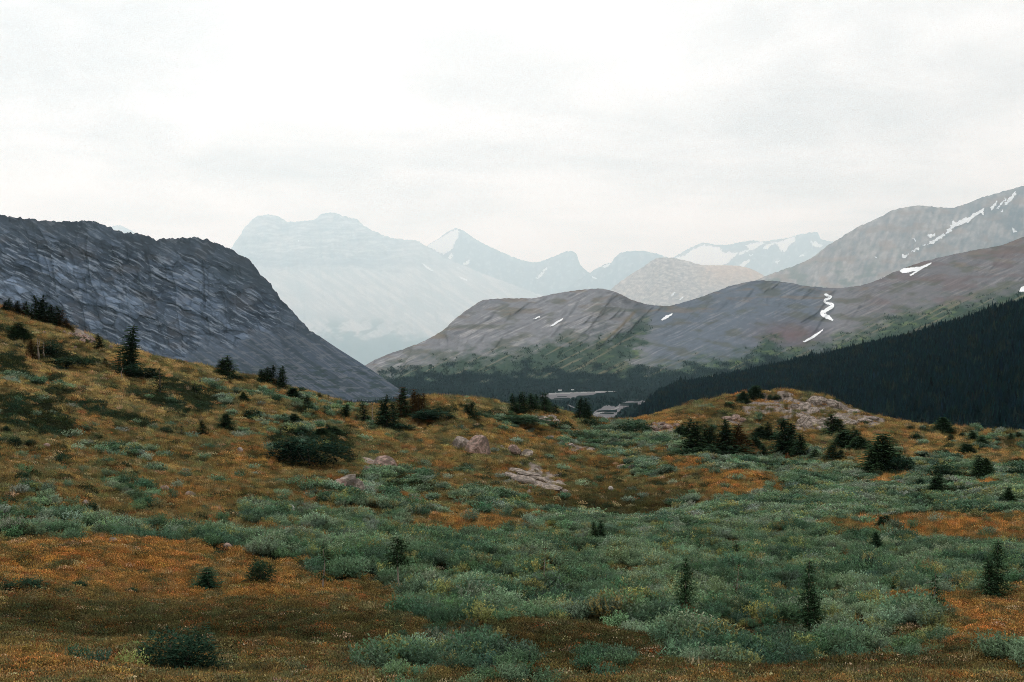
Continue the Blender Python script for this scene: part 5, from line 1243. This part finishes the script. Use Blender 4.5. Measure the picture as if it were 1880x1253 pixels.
for i, (u, vb, w, h) in enumerate(sorted([(985,770,18,6),(1000,772,22,9),(1012,769,18,7),(1022,775,14,6),(1006,780,14,5),(960,777,12,5),(1050,822,16,7),(1066,827,14,6),(1010,806,16,6),(1035,815,14,6),(1085,828,18,5),(1120,842,18,4)])):
    rock(u, vb, w, h, M_ST_GREY, f'{ORD[i]} pale rock from the left on the hummock below the middle skyline', 'rock', 'stone', 'pale rocks on the middle hummock', deep=0.5)

# ------------------------------------------------------------------ two tiny white vehicles on the far road
M_WHITE = mat_plain('white_paint', (0.8, 0.8, 0.8), 0.4); M_GLASS = mat_plain('dark_window', (0.03, 0.035, 0.04), 0.2); M_TYRE = mat_plain('tyre', (0.02, 0.02, 0.02), 0.9)
def box(V, F, x0, x1, y0, y1, z0, z1, taper=0.0):
    i = len(V)
    V += [(x0, y0, z0), (x1, y0, z0), (x1, y1, z0), (x0, y1, z0), (x0 + taper, y0 + 0.08, z1), (x1 - 0.05, y0 + 0.08, z1), (x1 - 0.05, y1 - 0.08, z1), (x0 + taper, y1 - 0.08, z1)]
    F += [(i, i+3, i+2, i+1), (i+4, i+5, i+6, i+7), (i, i+1, i+5, i+4), (i+1, i+2, i+6, i+5), (i+2, i+3, i+7, i+6), (i+3, i, i+4, i+7)]
for u, v, ln, lb in ((1028, 722.0, 10.0, 'tiny white coach, left of two vehicles on the far highway'), (1051, 721.0, 8.0, 'tiny white van, right of two vehicles on the far highway')):
    p, _ = cast(BV_VAL, u, v)
    root = tag(bpy.data.objects.new('coach' if ln > 9 else 'van', None), lb, 'coach' if ln > 9 else 'van'); COL.objects.link(root); root.location = p + Vector((0, -6, 9.5)) * 0.6; root.rotation_euler.z = 0.05
    V = []; F = []; box(V, F, -ln/2, ln/2, -1.25, 1.25, 0.5, 3.2, 0.5); link('body', mesh_np('body', V, F, M_WHITE), root)
    V = []; F = []; box(V, F, -ln/2 + 0.9, ln/2 - 0.6, -1.27, 1.27, 1.7, 2.6, 0.2); link('window', mesh_np('window', V, F, M_GLASS), root)
    for wx in (-ln/2 + 1.6, ln/2 - 1.8):
        bm = bmesh.new(); bmesh.ops.create_cone(bm, cap_ends=True, segments=14, radius1=0.5, radius2=0.5, depth=2.5); me = bpy.data.meshes.new('wheel'); bm.to_mesh(me); bm.free(); me.materials.append(M_TYRE)
        link('wheel', me, root, (wx, 0, 0.5), (math.pi / 2, 0, 0))
# ================================================================== HAZE (one even volume round the whole scene)
def add_haze():
    x0, x1, y0, y1, z0, z1 = -180000, 240000, -3000, 160000, HAZE_LO, HAZE_HI
    v = [(x, y, z) for z in (z0, z1) for y in (y0, y1) for x in (x0, x1)]
    f = [(0, 2, 3, 1), (4, 5, 7, 6), (0, 1, 5, 4), (2, 6, 7, 3), (0, 4, 6, 2), (1, 3, 7, 5)]
    m, t, out = new_mat('haze')
    pv = N(t, 'ShaderNodeVolumePrincipled')
    pv.inputs['Color'].default_value = (0.63, 0.87, 1.0, 1)
    pv.inputs['Absorption Color'].default_value = (1, 1, 1, 1)
    pv.inputs['Density'].default_value = 1.75e-5
    pv.inputs['Anisotropy'].default_value = 0.45
    L(t, pv.outputs[0], out.inputs[1])
    o = link('haze', mesh_np('haze', v, f, m))
    tag(o, 'pale bluish haze filling the valley and veiling far mountains', 'haze', 'stuff')
zs_lo = []; zs_hi = []
for P in (P_left, P_mid, P_pale, P_tan, P_far, P_pk, P_pk2, P_gl, P_slope, P_val):
    zs_lo.append(P[..., 2].min()); zs_hi.append(P[..., 2].max())
HAZE_LO = float(min(zs_lo)) - 1.0
HAZE_HI = float(max(zs_hi)) + 150.0
add_haze()
